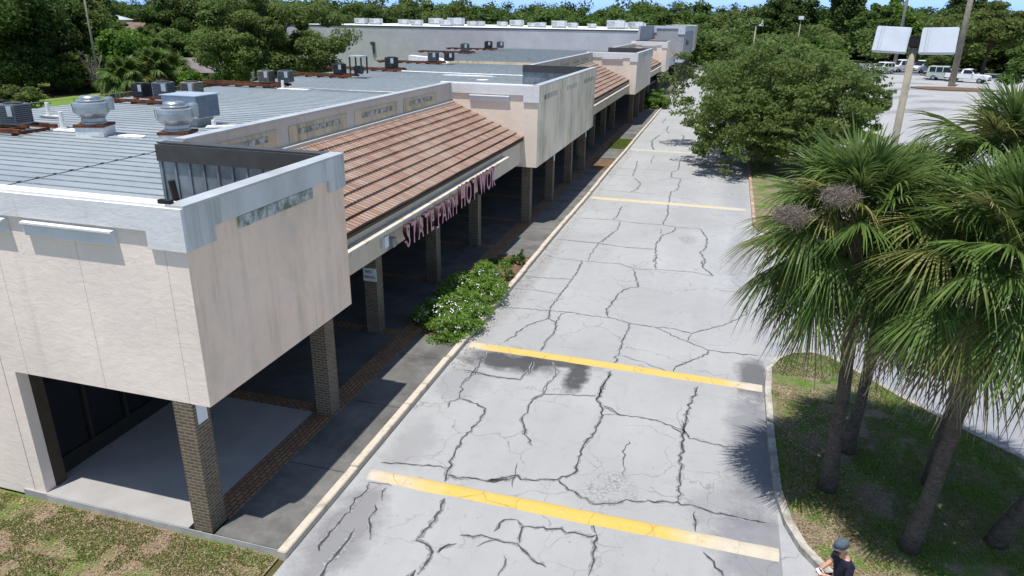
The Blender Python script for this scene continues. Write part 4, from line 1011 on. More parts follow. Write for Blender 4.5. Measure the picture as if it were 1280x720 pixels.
# ---- shrubs in the planting bed
def shrub(label, loc, R, n, leaf, seed, mat, flowers=0, nclump=130, name='flowering_shrub', group=None):
    root = thing(name, label, 'shrub', loc, 0, group)
    V, C = cloud(seed, R, n, leaf, nclump, .22, .55, low=-.2); V = V.reshape(-1, 3); V[:, 2] = np.maximum(V[:, 2]+R[2]*.25, .02); link('foliage', mesh_arr('foliage', V, mat), root)
    if flowers:
        r = np.random.default_rng(seed+3); q = []
        for i in range(flowers):
            d = r.normal(size=3); d[2] = abs(d[2])+.25; d /= np.linalg.norm(d); p = d*np.array(R)*(1.0+.16*r.random()); p[2] += R[2]*.25; s = .022*(.7+.7*r.random())
            for k in range(3):
                pp = p+r.normal(size=3)*.035; t = np.cross(d, r.normal(size=3)); t /= np.linalg.norm(t); b_ = np.cross(d, t); q.append([pp+t*s, pp+b_*s, pp-t*s, pp-b_*s])
        link('blossom', mesh_arr('blossom', np.array(q), M['petal']), root)
    sm = MB(); r = random.Random(seed)
    for i in range(7): a = r.uniform(0, 6.28); sm.tube([(0, 0, 0), (math.cos(a)*R[0]*.3, math.sin(a)*R[1]*.3, R[2]*.4), (math.cos(a)*R[0]*.7, math.sin(a)*R[1]*.7, R[2]*.8)], [.02, .015, .006], 5)
    sm.build('stem', M['bark'], root, world=False)
    return root
G_ = 'flowering shrubs in the bed by the kerb'
shrub('nearest white flowered shrub, the bushiest in the kerb bed', (-8.3, 21.2, .12), (1.25, 1.45, .68), 9500, .06, 4, M['shrub'], 90, group=G_)
shrub('white flowered shrub behind the bushiest one in the kerb bed', (-8.35, 24.0, .12), (1.15, 1.7, .70), 9000, .06, 9, M['shrub'], 65, group=G_)
shrub('low shaded shrub at the column side of the kerb bed', (-9.2, 23.1, .12), (.5, 1.3, .42), 1400, .055, 12, M['shrub'], 14, group=G_)
shrub('small dark green clump at the back corner of the kerb bed', (-7.75, 28.1, .12), (.32, .5, .4), 800, .05, 14, M['mid'], 0, 20, 'small_bush')
shrub('tuft of weeds beside the kerb right of the white stone', (-7.75, 26.0, .12), (.28, .45, .3), 500, .05, 15, M['mid'], 0, 16, 'small_bush')
shrub('flat light green mat of leaves in the back of the kerb bed', (-8.5, 27.6, .1), (.65, .75, .12), 1300, .05, 16, M['bright'], 0, 40, 'ground_cover')
shrub('bright green bush growing at the far columns beside the kerb', (-8.3, 90.5, .1), (1.7, 2.2, 1.5), 3500, .17, 18, M['bright'], 0, 50, 'green_bush')
stn = MB(); stn.lathe([(.02, 0), (.3, .01), (.32, .08), (.2, .15), (.03, .17)], (0, 0, 0), 9); stn.xform(Matrix.Translation((-8.35, 26.3, .11)) @ Matrix.Diagonal((1, .55, 1, 1))); tag(stn.build('stone', M['edge'], bevel=0), 'pale flat stone lying in the kerb bed', 'stone')

# ---- grass blades: nobody could count them
def blades(name, pts, h, seed, mat=None):
    r = np.random.default_rng(seed); P = np.array(pts); n = len(P)
    a = r.random(n)*6.283; hh = h*(.4+.9*r.random(n)); wv = np.stack([np.cos(a), np.sin(a), 0*a], 1)*(.008+.012*r.random(n))[:, None]
    ln = np.stack([r.normal(size=n)*.4, r.normal(size=n)*.4, np.ones(n)], 1)*hh[:, None]
    V = np.stack([P-wv, P+wv, P+ln], 1); return tag(link(name, mesh_arr(name, V, mat or M['blade'], 3)), kind='stuff')
def vnoise(x, y, s, seed=0):
    r = np.random.default_rng(seed); G = r.random((64, 64)); u = x*s; v = y*s; i = np.floor(u).astype(int); j = np.floor(v).astype(int); fu = u-i; fv = v-j; fu = fu*fu*(3-2*fu); fv = fv*fv*(3-2*fv)
    g_ = lambda a, b: G[a % 64, b % 64]
    return (g_(i, j)*(1-fu)+g_(i+1, j)*fu)*(1-fv)+(g_(i, j+1)*(1-fu)+g_(i+1, j+1)*fu)*fv
def inside(px, py, poly):
    c = np.zeros(len(px), bool); n = len(poly)
    for i in range(n):
        x1, y1 = poly[i]; x2, y2 = poly[(i+1) % n]
        m = ((y1 > py) != (y2 > py)) & (px < (x2-x1)*(py-y1)/(y2-y1+1e-12)+x1); c ^= m
    return c
r = np.random.default_rng(2); x = r.uniform(-17, -7.5, 60000); y = r.uniform(6.2, 9.5, 60000); nz = .6*vnoise(x, y, 1.1, 3)+.4*vnoise(x, y, 3.1, 4); k = (nz > .43)
blades('lawn_grass', np.stack([x[k], y[k], 0*x[k]-.02], 1), .055, 5)
x = r.uniform(2, 12, 110000); y = r.uniform(10, 23, 110000); nz = .6*vnoise(x, y, 1.0, 7)+.4*vnoise(x, y, 2.7, 8); k = inside(x, y, ii) & (nz+.25*(x > 4.5)+.35*(y > 20.6) > .52) 
blades('island_grass', np.stack([x[k], y[k], 0*x[k]+.12], 1), .055, 6)
x = r.uniform(-8.9, -7.5, 5000); y = r.uniform(58.6, 63.9, 5000); blades('dry_grass', np.stack([x, y, 0*x+.12], 1), .12, 7)

M['litter'] = leafmat('dry_leaf_litter', (.20, .13, .08), (.30, .21, .13), (.44, .36, .25), 3, .1, .8)
def litter(name, x, y, z, seed):
    r = np.random.default_rng(seed); n = len(x); P = np.stack([x, y, z+0*x], 1); a = r.random(n)*6.283; s_ = (.012+.022*r.random(n))[:, None]
    t = np.stack([np.cos(a), np.sin(a), r.normal(size=n)*.35], 1)*s_; b_ = np.stack([-np.sin(a), np.cos(a), r.normal(size=n)*.35], 1)*s_*.6
    return tag(link(name, mesh_arr(name, np.stack([P+t, P+b_, P-t, P-b_], 1), M['litter'])), kind='stuff')
r = np.random.default_rng(12); x = r.uniform(-17, -7.5, 9000); y = 9.5-np.abs(r.normal(size=9000))*1.3; litter('lawn_litter', x, y, .0, 3)
x = 2.3+np.abs(r.normal(size=9000))*1.3; y = r.uniform(9.5, 20, 9000); k = inside(x, y, ii); litter('island_litter', x[k], y[k], .135, 4)
x = r.uniform(-8.9, -7.5, 2500); y = r.uniform(20, 28.8, 2500); litter('bed_litter', x, y, .135, 5)
x = r.uniform(-7.25, -6.75, 1500)-.0; y = r.uniform(18, 60, 1500); litter('kerb_litter', x, y, .012, 6)

# ---- woods behind the shops, and the treeline all round
VAR = [cloud(100+i, (1, 1, 1), 4300, .062, 60, .26, .45, low=-.8)[0] for i in range(6)]
def wood(name, items, mat, label=None):
    r = random.Random(hash(name) % 999 if False else len(items)); vs = []
    for (x, y, z, rx, rz) in items:
        V = VAR[r.randrange(6)].reshape(-1, 3); a = r.uniform(0, 6.28); c, s = math.cos(a), math.sin(a)
        W = np.stack([(V[:, 0]*c-V[:, 1]*s)*rx+x, (V[:, 0]*s+V[:, 1]*c)*rx+y, V[:, 2]*rz+z], 1); vs.append(W)
    return tag(link(name, mesh_arr(name, np.concatenate(vs), mat)), kind='stuff')
rw = random.Random(4)
def top_profile(px):
    T = [(-300, 0), (0, -4), (330, 0), (440, 3), (540, 0), (620, 9), (760, 9), (850, 5), (905, 7), (968, 14), (1007, 9), (1040, 11), (1118, 14), (1145, 11), (1187, 16), (1204, 12), (1240, 20), (1280, 17), (1600, 12)]
    for (a, ya), (b, yb) in zip(T[:-1], T[1:]):
        if a <= px <= b: return ya+(yb-ya)*(px-a)/(b-a)
    return 10
groups = {'dark': [], 'mid': [], 'olive': []}
def put_row(p0, p1, d0, d1, n, f, rmin, rmax, low=False):
    for i in range(n):
        px = rw.uniform(p0, p1); dist = rw.uniform(d0, d1)
        if p0 < 0 and 112 < px < 262 and dist < 300: continue
        d = ray(px, 40); dv = Vector((d.x, d.y, 0)).normalized(); p = dv*dist; z0 = g(p.x, p.y)
        dt = ray(px, top_profile(px)); zt = 10+dt.z/math.hypot(dt.x, dt.y)*dist
        top = z0+(zt-z0)*rw.uniform(*f); R = rw.uniform(rmin, rmax); hz = max(2.0, (top-z0)*.55)
        groups[rw.choice(('dark', 'dark', 'mid', 'mid', 'olive'))].append((p.x, p.y, top-hz, R, hz))
put_row(330, 880, 215, 300, 70, (.88, 1.0), 7, 11)
put_row(860, 1320, 205, 290, 60, (.8, 1.0), 7, 11)
put_row(890, 1300, 178, 205, 46, (.40, .75), 5, 8)
put_row(1170, 1340, 150, 182, 26, (.5, .9), 5, 8)
put_row(-160, 420, 170, 290, 75, (.8, 1.02), 7, 11)
put_row(100, 280, 305, 380, 30, (.75, .95), 7, 10)
put_row(-160, 330, 118, 160, 34, (.5, .9), 5, 8)
for k, it in groups.items(): wood({'dark': 'far_dark_woods', 'mid': 'far_green_woods', 'olive': 'far_olive_woods'}[k], it, M[k])

# individual trees one can tell apart behind the shops
TG = 'trees behind the shop row'
tree('oak_tree', 'big spreading oak behind the metal roof, left of the grey store wall', along(330, 98), (8.0, 8.0, 5.9), 6.5, M['oak'], 62000, .19, 71, .5, None, 150, low=-.8, shell=.4, cr=.2)
def left(px, d, R, h, mat, label, n=9000, leaf=.33, seed=0, name='broadleaf_tree', **k):
    tree(name, label, along(px, d), R, h, M[mat], n, leaf, seed, .3, TG, **k)
left(12, 118, (8, 8, 7), 8.0, 'dark', 'tall dark tree at the upper left corner of the picture', 15000, .34, 81)
left(52, 119, (5.5, 5.5, 6.0), 8.2, 'mid', 'tall tree with light green top right of the corner tree', 12000, .33, 82)
left(86, 123, (5, 5, 6.0), 8.5, 'olive', 'olive green tree left of the bare leaning pole', 10000, .33, 83)
left(30, 113, (4.2, 4.2, 2.6), 2.9, 'dark', 'dark low tree behind the fence at the left edge', 7000, .3, 84)
left(75, 115, (3.2, 3.0, 2.2), 2.8, 'olive', 'scrubby olive tree above the leaf litter behind the fence', 5000, .28, 85)
left(146, 118, (4.2, 4.0, 3.2), 4.6, 'bright', 'bright yellow green tree left of the palm clump', 9000, .3, 86)
left(122, 150, (3.5, 3.5, 5.0), 7.6, 'dark', 'dark narrow tree between the bare pole and the orange roof', 7000, .36, 87)
left(212, 135, (5, 5, 3.0), 4.0, 'mid', 'mid green tree hiding the wall of the brown roofed house', 9000, .34, 88)
left(222, 165, (5.0, 5, 5.0), 7.4, 'dark', 'dark tree right of the brown roofed house', 9000, .38, 89)
left(262, 165, (6, 6, 6.5), 9.2, 'olive', 'tall olive tree rising over the low grey building', 9000, .4, 90)
left(232, 103, (1.5, 1.5, 1.5), 1.5, 'bright', 'small bright bush in front of the low grey building', 2500, .22, 91, 'green_bush', cat='bush')
left(6, 96, (2.2, 2.2, 1.2), 1.1, 'olive', 'low olive shrub inside the fence at the left edge', 3000, .2, 92, 'green_bush', cat='bush')
# bare grey scrub tree
root = thing('bare_tree', 'leafless grey scrub tree left of the palm clump', 'tree', along(108, 113), 0, TG); m = MB(); rr = random.Random(6)
for i in range(26):
    a = rr.uniform(0, 6.28); h = rr.uniform(2.5, 5.5); s = rr.uniform(.5, 1.9); m.tube([(0, 0, 0), (math.cos(a)*s*.35, math.sin(a)*s*.35, h*.5), (math.cos(a+.3)*s, math.sin(a+.3)*s, h)], [.09, .05, .015], 5)
    for k in range(4):
        b_ = rr.uniform(.5, .95); q = Vector((math.cos(a)*s*b_, math.sin(a)*s*b_, h*b_)); m.tube([q, q+Vector((rr.uniform(-.7, .7), rr.uniform(-.7, .7), rr.uniform(.1, .8)))], [.03, .01], 4)
m.build('branches', M['twig'], root, world=False)
def small_palm(px, d, label, seed, h, Lb, nf=34, dead=.3):
    p = along(px, d); o = palm(label, (p.x, p.y, p.z), (p.x+.2, p.y, p.z+h), seed, .22, nf, Lb, Lb*.95, (), wf=.05, dead=dead); o['group'] = 'cabbage palms behind the fence'
small_palm(146, 103, 'round green palm directly behind the fence, left of the other palms', 51, 2.6, 1.75)
small_palm(183, 106, 'palm with drooping straw coloured dead leaves behind the fence', 52, 3.4, 1.75, 36, .4)
small_palm(207, 107, 'palm beside the bright bush and the low grey building', 53, 3.0, 1.5)
small_palm(178, 124, 'farther palm with brown skirt above the palm clump', 54, 5.6, 1.8, 34, .42)
# trees by the car park
left2 = lambda px, d, R, h, mat, label, seed, n=8000, leaf=.3, **k: tree('broadleaf_tree', label, along(px, d), R, h, M[mat], n, leaf, seed, .25, 'trees around the car park', **k)
left2(1181, 126, (1.5, 1.5, 1.3), 2.4, 'olive', 'small slender tree on the car park island left of the thick pole', 95, 2600, .2)
left2(1090, 172, (4.0, 4.0, 4.6), 6.0, 'mid', 'roundish tree with dark trunk behind the white wagons', 96, 9000, .4)
left2(1118, 176, (4.0, 4.0, 5.0), 6.6, 'bright', 'light green tree behind the floodlight panels', 97, 8000, .42)
left2(1240, 138, (7, 6, 3.8), 6.0, 'olive', 'broad olive tree overhanging the parked vehicles', 98, 24000, .25)
left2(1338, 104, (4.5, 4.5, 3.0), 3.8, 'mid', 'broad green tree at the right edge beyond the palms', 99, 20000, .22)
left2(1052, 190, (3.4, 3.4, 6.5), 11.2, 'dark', 'tallest loose pine standing out of the treeline', 103, 4200, .5)
left2(1200, 188, (6, 6, 5), 8.0, 'dark', 'dark dome shaped tree right of the floodlight panels', 104, 9000, .45)
left2(985, 196, (6.5, 6.5, 5.5), 9.0, 'dark', 'dark rounded tree beside the distant single lamp', 105, 9000, .45)
left2(1030, 176, (4.5, 4.0, 2.2), 2.4, 'bright', 'low bright hedge tree along the back road', 106, 6500, .36, cat='bush')

# ---- chain link fence
fe = thing('chain_link_fence', 'grey chain link fence between the bright grass and the woods', 'fence', (-63.8, 66, 0)); m = MB(); wz = MB()
for k in range(22): y = 38+k*3.0; p_ = MB(); p_.tube([(-63.8, y, -.1), (-63.8, y, 1.85)], .045, 6); p_.build('post', M['fence'], fe)
m.tube([(-63.8, 38, 1.8), (-63.8, 101, 1.8)], .035, 6); m.build('top_rail', M['fence'], fe)
q = []
for k in range(420):
    y = 38+k*.15; q += [[(-63.8, y, .05), (-63.8, y+.012, .05), (-63.8, y+1.5+.012, 1.78), (-63.8, y+1.5, 1.78)], [(-63.79, y+1.5, .05), (-63.79, y+1.512, .05), (-63.79, y+.012, 1.78), (-63.79, y, 1.78)]]
q = np.array(q)-np.array([-63.8, 66, 0]); link('wire_mesh', mesh_arr('wire_mesh', q, M['fence']), fe)

# ---- houses behind the woods
M['house_wall'] = simple('house_wall', (.55, .55, .52), .8); M['shingle'] = simple('brown_shingle', (.19, .13, .105), .9, var=.2, scale=.8); M['shingle_o'] = simple('tan_shingle', (.36, .24, .15), .9, var=.2); M['shingle_g'] = simple('grey_mauve_shingle', (.17, .145, .15), .9, var=.15, scale=.5); M['shingle_w'] = simple('pale_grey_roofing', (.42, .46, .48), .7, var=.1)
def house(label, loc, rz, L, W, hw, hr, roofm, hip=True, name='house'):
    r = thing(name, label, 'house', loc, rz, 'houses beyond the woods'); a, b_ = L/2, W/2
    m = MB(); m.box(-a, a, -b_, b_, -.5, hw); m.build('wall', M['house_wall'], r, world=False)
    k = b_*.9 if hip else -.4; o = .6; m = MB()
    m.add([(-a-o, -b_-o, hw), (a+o, -b_-o, hw), (a+o, b_+o, hw), (-a-o, b_+o, hw), (-a+k, 0, hw+hr), (a-k, 0, hw+hr)], [(0, 1, 5, 4), (1, 2, 5), (2, 3, 4, 5), (3, 0, 4), (3, 2, 1, 0)]); m.build('roof', roofm, r, world=False)
    for x in (-a*.6, -a*.1, a*.5): m = MB(); m.box(x-.7, x+.7, -b_-.03, -b_-.003, .9, 2.2); m.build('window', M['glass'], r, world=False)
    m = MB(); m.box(a*.15, a*.15+1, -b_-.03, -b_-.003, 0, 2.05); m.build('door', M['jamb'], r, world=False)
    return r
p = along(173, 250); house('house with large brown hipped roof among the trees', (p.x, p.y, p.z), .9, 18, 11, 3.0, 3.2, M['shingle'])
p = along(140, 262); house('house with tan roof left of the brown roofed one', (p.x, p.y, p.z), .6, 15, 9, 2.8, 2.0, M['shingle_o'])
p = along(136, 300); house('pale flat grey roofed house highest behind the tan one', (p.x, p.y, p.z+1.2), .5, 14, 9, 3.4, 1.6, M['shingle_w'])
p = along(238, 121); house('low building with grey mauve roof beside the big oak', (p.x, p.y, p.z), .55, 16, 7, 2.0, 1.9, M['shingle_g'], False, 'low_building')

# ================================================================== POLES AND LAMPS
def pole(name, label, base, r0, r1, h, mat, cat='utility pole', group=None):
    o = thing(name, label, cat, base, 0, group); m = MB(); m.tube([(0, 0, -.3), (0, 0, h*.5), (0, 0, h)], [r0, (r0+r1)/2, r1], 12); m.build('shaft', mat, o, world=False, smooth_=True); return o
pole('utility_pole', 'thick tan pole standing in the brown mulch island of the car park', on_g(1189, 108), .42, .27, 17, M['pole'], group='poles in the car park')
pole('utility_pole', 'thin grey pole rising behind the twin floodlight panels', along(1126, 140), .30, .2, 20, M['wood_pole'], group='poles in the car park')
pole('utility_pole', 'faint thin pole far behind the treeline left of the floodlights', along(1110, 250), .2, .14, 19, M['wood_pole'], group='poles in the car park')
pole('utility_pole', 'faint distant pole just left of the thick tan pole', along(1198, 230), .24, .18, 18, M['wood_pole'], group='poles in the car park')
pole('utility_pole', 'bare pale pole among the dark trees of the upper left woods', along(113, 108), .16, .1, 16, M['wood_pole'])
mb = MB(); rr = random.Random(2); c = on_g(1192, 112); ring = [(math.cos(a)*4.6*(1+.1*rr.random()), math.sin(a)*2.6*(1+.1*rr.random())) for a in lin(0, 6.283, 18)[:-1]]
mb.prism(ring, -.1, .12); o = mb.build('mulch_island', M['bed']); o.location = c; tag(o, kind='structure')
mb = MB(); c = on_g(1176, 95); mb.prism([(x_*.6, y_*.6) for x_, y_ in ring], -.1, .12); o = mb.build('small_mulch_island', M['bed']); o.location = c; tag(o, kind='structure')
def flood(label, base, h, pw, ph, r0, rz, tilt, gap=.12, group='floodlight poles'):
    o = pole('floodlight_pole', label, base, r0, r0*.75, h, M['pole'], 'lamp post', group); o.rotation_euler = (0, 0, rz)
    m = MB(); m.tube([(0, 0, h), (0, 0, h+ph*.45)], r0*.8, 10); m.tube([(-gap-pw*.4, 0, h+ph*.25), (gap+pw*.4, 0, h+ph*.25)], .05, 8); m.box(-.2, .2, -.18, .18, h+ph*.05, h+ph*.35); m.build('bracket', M['iron'], o, world=False)
    for s in (-1, 1):
        m = MB(); m.box(-pw/2, pw/2, -.12, .12, -ph/2, ph/2); m.xform(Matrix.Translation((s*(gap+pw/2), -.1, h+ph*.28)) @ Matrix.Rotation(tilt, 4, 'X') @ Matrix.Rotation(-s*.035, 4, 'Y'))
        q = m.build('floodlight', M['flood'], o, world=False, bevel=.03)
        n_ = MB(); n_.box(-pw*.36, -pw*.34, -.135, -.122, -ph*.48, ph*.48); n_.box(-pw*.28, -pw*.27, -.135, -.122, -ph*.48, ph*.48); n_.xform(Matrix.Translation((s*(gap+pw/2), -.1, h+ph*.28)) @ Matrix.Rotation(tilt, 4, 'X') @ Matrix.Rotation(-s*.035, 4, 'Y')); n_.build('seam', M['ac_panel'], q, world=False)
    return o
pA = along(1146, 31.5); flood('near lamp post with two big pale floodlight panels beside the right palms', (pA.x, pA.y, pA.z), 9.2, 1.16, .92, .165, -.28, -.25, .19)
pB = along(944, 150); flood('far lamp post with small twin white lamps over the oak', (pB.x, pB.y, pB.z), 9.6, 1.2, 1.1, .17, -.1, -.2)
pC = along(999, 168); o = pole('lamp_post', 'distant slim lamp post with one white lamp in the treeline', (pC.x, pC.y, pC.z), .16, .1, 9.6, M['pole'], 'lamp post'); m = MB(); m.box(-.5, .5, -.3, .3, 9.6, 10.3); m.build('lamp_head', M['white_metal'], o, world=False, bevel=.05)
pD = along(982, 150); o = pole('lamp_post', 'small white lamp head half sunk in the oak foliage', (pD.x, pD.y, pD.z), .12, .09, 6.6, M['pole'], 'lamp post'); m = MB(); m.box(-.4, .4, -.3, .3, 6.6, 7.1); m.build('lamp_head', M['white_metal'], o, world=False, bevel=.05)

# ================================================================== VEHICLES
M['car_white'] = simple('white_car_paint', (.76, .77, .80), .3, 0, .5, var=.03); M['car_green'] = simple('pale_green_car_paint', (.42, .50, .45), .35, 0, .5, var=.05)
M['tyre'] = simple('tyre_rubber', (.02, .02, .02), .9); M['rim'] = simple('wheel_rim', (.4, .4, .42), .4, .7); M['lamp_red'] = simple('tail_lamp', (.35, .02, .02), .3); M['lamp_clear'] = simple('head_lamp', (.7, .7, .72), .2); M['plastic'] = simple('black_plastic', (.03, .03, .032), .6)
def car(name, label, loc, rz, paint, kind='wagon', group=None):
    o = thing(name, label, 'van' if kind == 'van' else 'pickup truck' if kind == 'pickup' else 'car', loc, rz, group)
    # outline in the x (forward) / z plane, half width grows then tucks in towards the roof
    if kind == 'wagon': low = [(-2.3, .45), (-2.35, .75), (-2.3, 1.05), (.95, 1.05), (2.0, .95), (2.3, .78), (2.32, .45)]; top = [(-2.22, 1.05), (-2.0, 1.72), (-1.6, 1.80), (.1, 1.80), (.95, 1.05)]
    elif kind == 'van': low = [(-2.35, .4), (-2.38, .8), (-2.35, 1.12), (1.25, 1.12), (2.1, 1.0), (2.35, .8), (2.36, .4)]; top = [(-2.32, 1.12), (-2.2, 1.9), (-1.9, 2.0), (.3, 2.0), (1.25, 1.12)]
    else: low = [(-2.7, .55), (-2.75, .9), (-2.7, 1.18), (1.0, 1.15), (2.5, 1.08), (2.75, .9), (2.75, .5)]; top = [(-.75, 1.18), (-.6, 1.78), (-.3, 1.86), (.3, 1.86), (1.05, 1.15)]
    Wd = .93; m = MB(); m.extrude([(x, -Wd, z) for x, z in low], (0, 2*Wd, 0), 0); m.build('body', paint, o, world=False, bevel=.07, smooth_=False)
    m = MB(); n = len(top); zb = top[0][1]; zt = max(z for _, z in top); ins = lambda z: Wd-.04-.2*(z-zb)/(zt-zb)
    vs = [(x, -ins(z), z-.01) for x, z in top]+[(x, ins(z), z-.01) for x, z in top]
    m.add(vs, [tuple(range(n)), tuple(range(2*n-1, n-1, -1))]+[(i, n+i, n+(i+1) % n, (i+1) % n) for i in range(n)]); m.build('cabin', paint, o, world=False, bevel=.05)
    # glazing just proud of the cabin
    def pane(pts): q = MB(); q.extrude(pts, (0, 0, .0001) if False else tuple((Vector(pts[1])-Vector(pts[0])).cross(Vector(pts[2])-Vector(pts[0])).normalized()*.02)); q.build('window', M['glass'], o, world=False)
    xr, xf_ = top[1][0], top[-2][0]; z0, z1 = zb+.07, zt-.16
    for s in (-1, 1):
        a, b_ = ins(z0)+.012, ins(z1)+.012; nb = 3 if kind != 'pickup' else 1; xs = lin(xr+.12, xf_+.25, nb)
        for i in range(nb):
            x0, x1 = xs[i]+.05, xs[i+1]-.05; f_ = .32 if i == nb-1 else 0
            P = [(x0, s*a, z0), (x1+f_, s*a, z0), (x1, s*b_, z1), (x0, s*b_, z1)]; pane(P if s < 0 else P[::-1])
    xw0, xw1 = top[-1][0], top[-2][0]
    pane([(xw0-.06, -.74, zb+.08), (xw0-.06, .74, zb+.08), (xw1+.10, .64, zt-.1), (xw1+.10, -.64, zt-.1)])
    x0, x1 = top[0][0], top[1][0]; pane([(x0+.0, .72, zb+.1), (x0+.0, -.72, zb+.1), (x1-.06, -.62, zt-.18), (x1-.06, .62, zt-.18)])
    xl = low[-1][0]; wb = 1.38 if kind != 'pickup' else 1.75
    for sx in (-wb, wb):
        for s in (-1, 1):
            w_ = MB(); w_.lathe([(.2, -.11), (.33, -.11), (.36, -.06), (.36, .06), (.33, .11), (.2, .11)], n=20); w_.xform(Matrix.Translation((sx, s*.84, .36)) @ Matrix.Rotation(math.pi/2, 4, 'X')); wo = w_.build('wheel', M['tyre'], o, world=False)
            w_ = MB(); w_.lathe([(.21, -.125), (.2, -.118), (.05, -.14)] if s > 0 else [(.05, .14), (.2, .118), (.21, .125)], n=14); w_.xform(Matrix.Translation((sx, s*.84, .36)) @ Matrix.Rotation(math.pi/2, 4, 'X')); w_.build('rim', M['rim'], wo, world=False)
    for s in (-1, 1):
        q = MB(); q.box(xl-.1, xl+.01, s*.66-.17, s*.66+.17, .68, .86); q.build('headlight', M['lamp_clear'], o, world=False, bevel=.02)
        q = MB(); q.box(low[1][0]-.02, low[1][0]+.08, s*.78-.1, s*.78+.1, .85, 1.1); q.build('taillight', M['lamp_red'], o, world=False, bevel=.02)
    q = MB(); q.box(xl-.05, xl+.05, -.85, .85, .36, .55); q.build('front_bumper', M['plastic'], o, world=False, bevel=.03)
    q = MB(); q.box(xl-.04, xl+.02, -.42, .42, .66, .84); q.build('grille', M['plastic'], o, world=False, bevel=.02)
    q = MB(); q.box(low[0][0]-.06, low[0][0]+.05, -.85, .85, .40, .58); q.build('rear_bumper', M['plastic'], o, world=False, bevel=.03)
    for s in (-1, 1): q = MB(); q.box(top[-1][0]-.35, top[-1][0]-.2, s*1.0-.1, s*1.0+.1, zb+.02, zb+.18); q.build('mirror', paint, o, world=False, bevel=.03)
    if kind == 'pickup': q = MB(); q.box(-2.62, -.85, -.78, .78, 1.19, 1.2); q.build('bed_floor', M['plastic'], o, world=False)
    return o
GV = 'vehicles parked in the far car park'
car('parked_wagon', 'white wagon leftmost in the row of parked vehicles', on_g(1101, 92), RAD(222), M['car_white'], 'wagon', GV)
car('parked_van', 'tall white van parked between two white cars', on_g(1123, 90), RAD(222), M['car_white'], 'van', GV)
car('parked_wagon', 'white wagon half hidden by the near lamp post', on_g(1151, 91), RAD(222), M['car_white'], 'van', GV)
car('parked_van', 'pale green van behind the thick tan pole', on_g(1180, 100.5), RAD(-20), M['car_green'], 'van', GV)
car('parked_pickup', 'white pickup parked nose right beside the pale green van', on_g(1208, 103), RAD(-30), M['car_white'], 'pickup', GV)

# ================================================================== THE MAN WITH THE REMOTE CONTROL
M['skin'] = simple('skin', (.50, .27, .19), .55, var=.06); M['shirt'] = simple('navy_shirt', (.012, .014, .03), .9, var=.3, scale=20); M['trouser'] = simple('dark_trousers', (.05, .05, .06), .9); M['cap_cloth'] = simple('slate_cap', (.075, .095, .115), .9, var=.15, scale=30); M['shoe'] = simple('shoe', (.03, .03, .03), .7); M['ctrl'] = simple('white_controller', (.72, .72, .72), .4); M['hair'] = simple('grey_brown_beard', (.10, .07, .055), .9)
def skin_mesh(name, verts, edges, rad, mat, sub=2, extra=None):
    me = bpy.data.meshes.new(name); me.from_pydata(verts, edges, []); ob = bpy.data.objects.new(name+'_tmp', me); COL.objects.link(ob)
    md = ob.modifiers.new('s', 'SKIN')
    for i, v in enumerate(me.skin_vertices[0].data): v.radius = rad[i] if hasattr(rad[i], '__len__') else (rad[i], rad[i]); v.use_root = (i == 0)
    md.use_smooth_shade = True
    sm = ob.modifiers.new('u', 'SUBSURF'); sm.levels = sub; sm.render_levels = sub
    dg = bpy.context.evaluated_depsgraph_get(); out = bpy.data.meshes.new_from_object(ob.evaluated_get(dg)); bpy.data.objects.remove(ob); bpy.data.meshes.remove(me)
    out.name = name; out.materials.clear(); out.materials.append(mat); return out
man = thing('person', 'man in navy shirt and slate flat cap looking down at a remote in his hands', 'person', (2.85, 11.0, 0.0), RAD(112))
# local frame: x right, y forward, z up
J = dict(pel=(0, 0, .95), sp=(0, .0, 1.14), ch=(0, .0, 1.34), nb=(0, .02, 1.475), nk=(0, .055, 1.535), hd0=(0, .10, 1.60), hd1=(0, .115, 1.685))
V = [J['pel'], J['sp'], J['ch'], J['nb'], J['nk'], J['hd0'], J['hd1']]; Rr = [(.15, .11), (.135, .105), (.16, .115), (.075, .075), (.058, .06), (.072, .088), (.078, .095)]; Ed = [(0, 1), (1, 2), (2, 3), (3, 4), (4, 5), (5, 6)]
def chain(start, pts, rads):
    a = start
    for p_, q_ in zip(pts, rads): V.append(p_); Rr.append(q_); Ed.append((a, len(V)-1)); a = len(V)-1
    return a
for s in (-1, 1):
    chain(2, [(s*.185, 0, 1.415), (s*.225, .03, 1.28), (s*.245, .075, 1.15), (s*.17, .21, 1.135), (s*.095, .32, 1.15), (s*.07, .365, 1.155)], [.062, .052, .043, .043, .028, .03])
    chain(0, [(s*.095, 0, .88), (s*.105, .015, .70), (s*.11, .02, .50), (s*.112, -.005, .30), (s*.115, -.015, .09), (s*.12, .09, .045), (s*.122, .15, .035)], [.095, .082, .06, .058, .04, .042, .035])
bme = skin_mesh('body', V, Ed, Rr, M['skin']); body = link('body', bme, man)
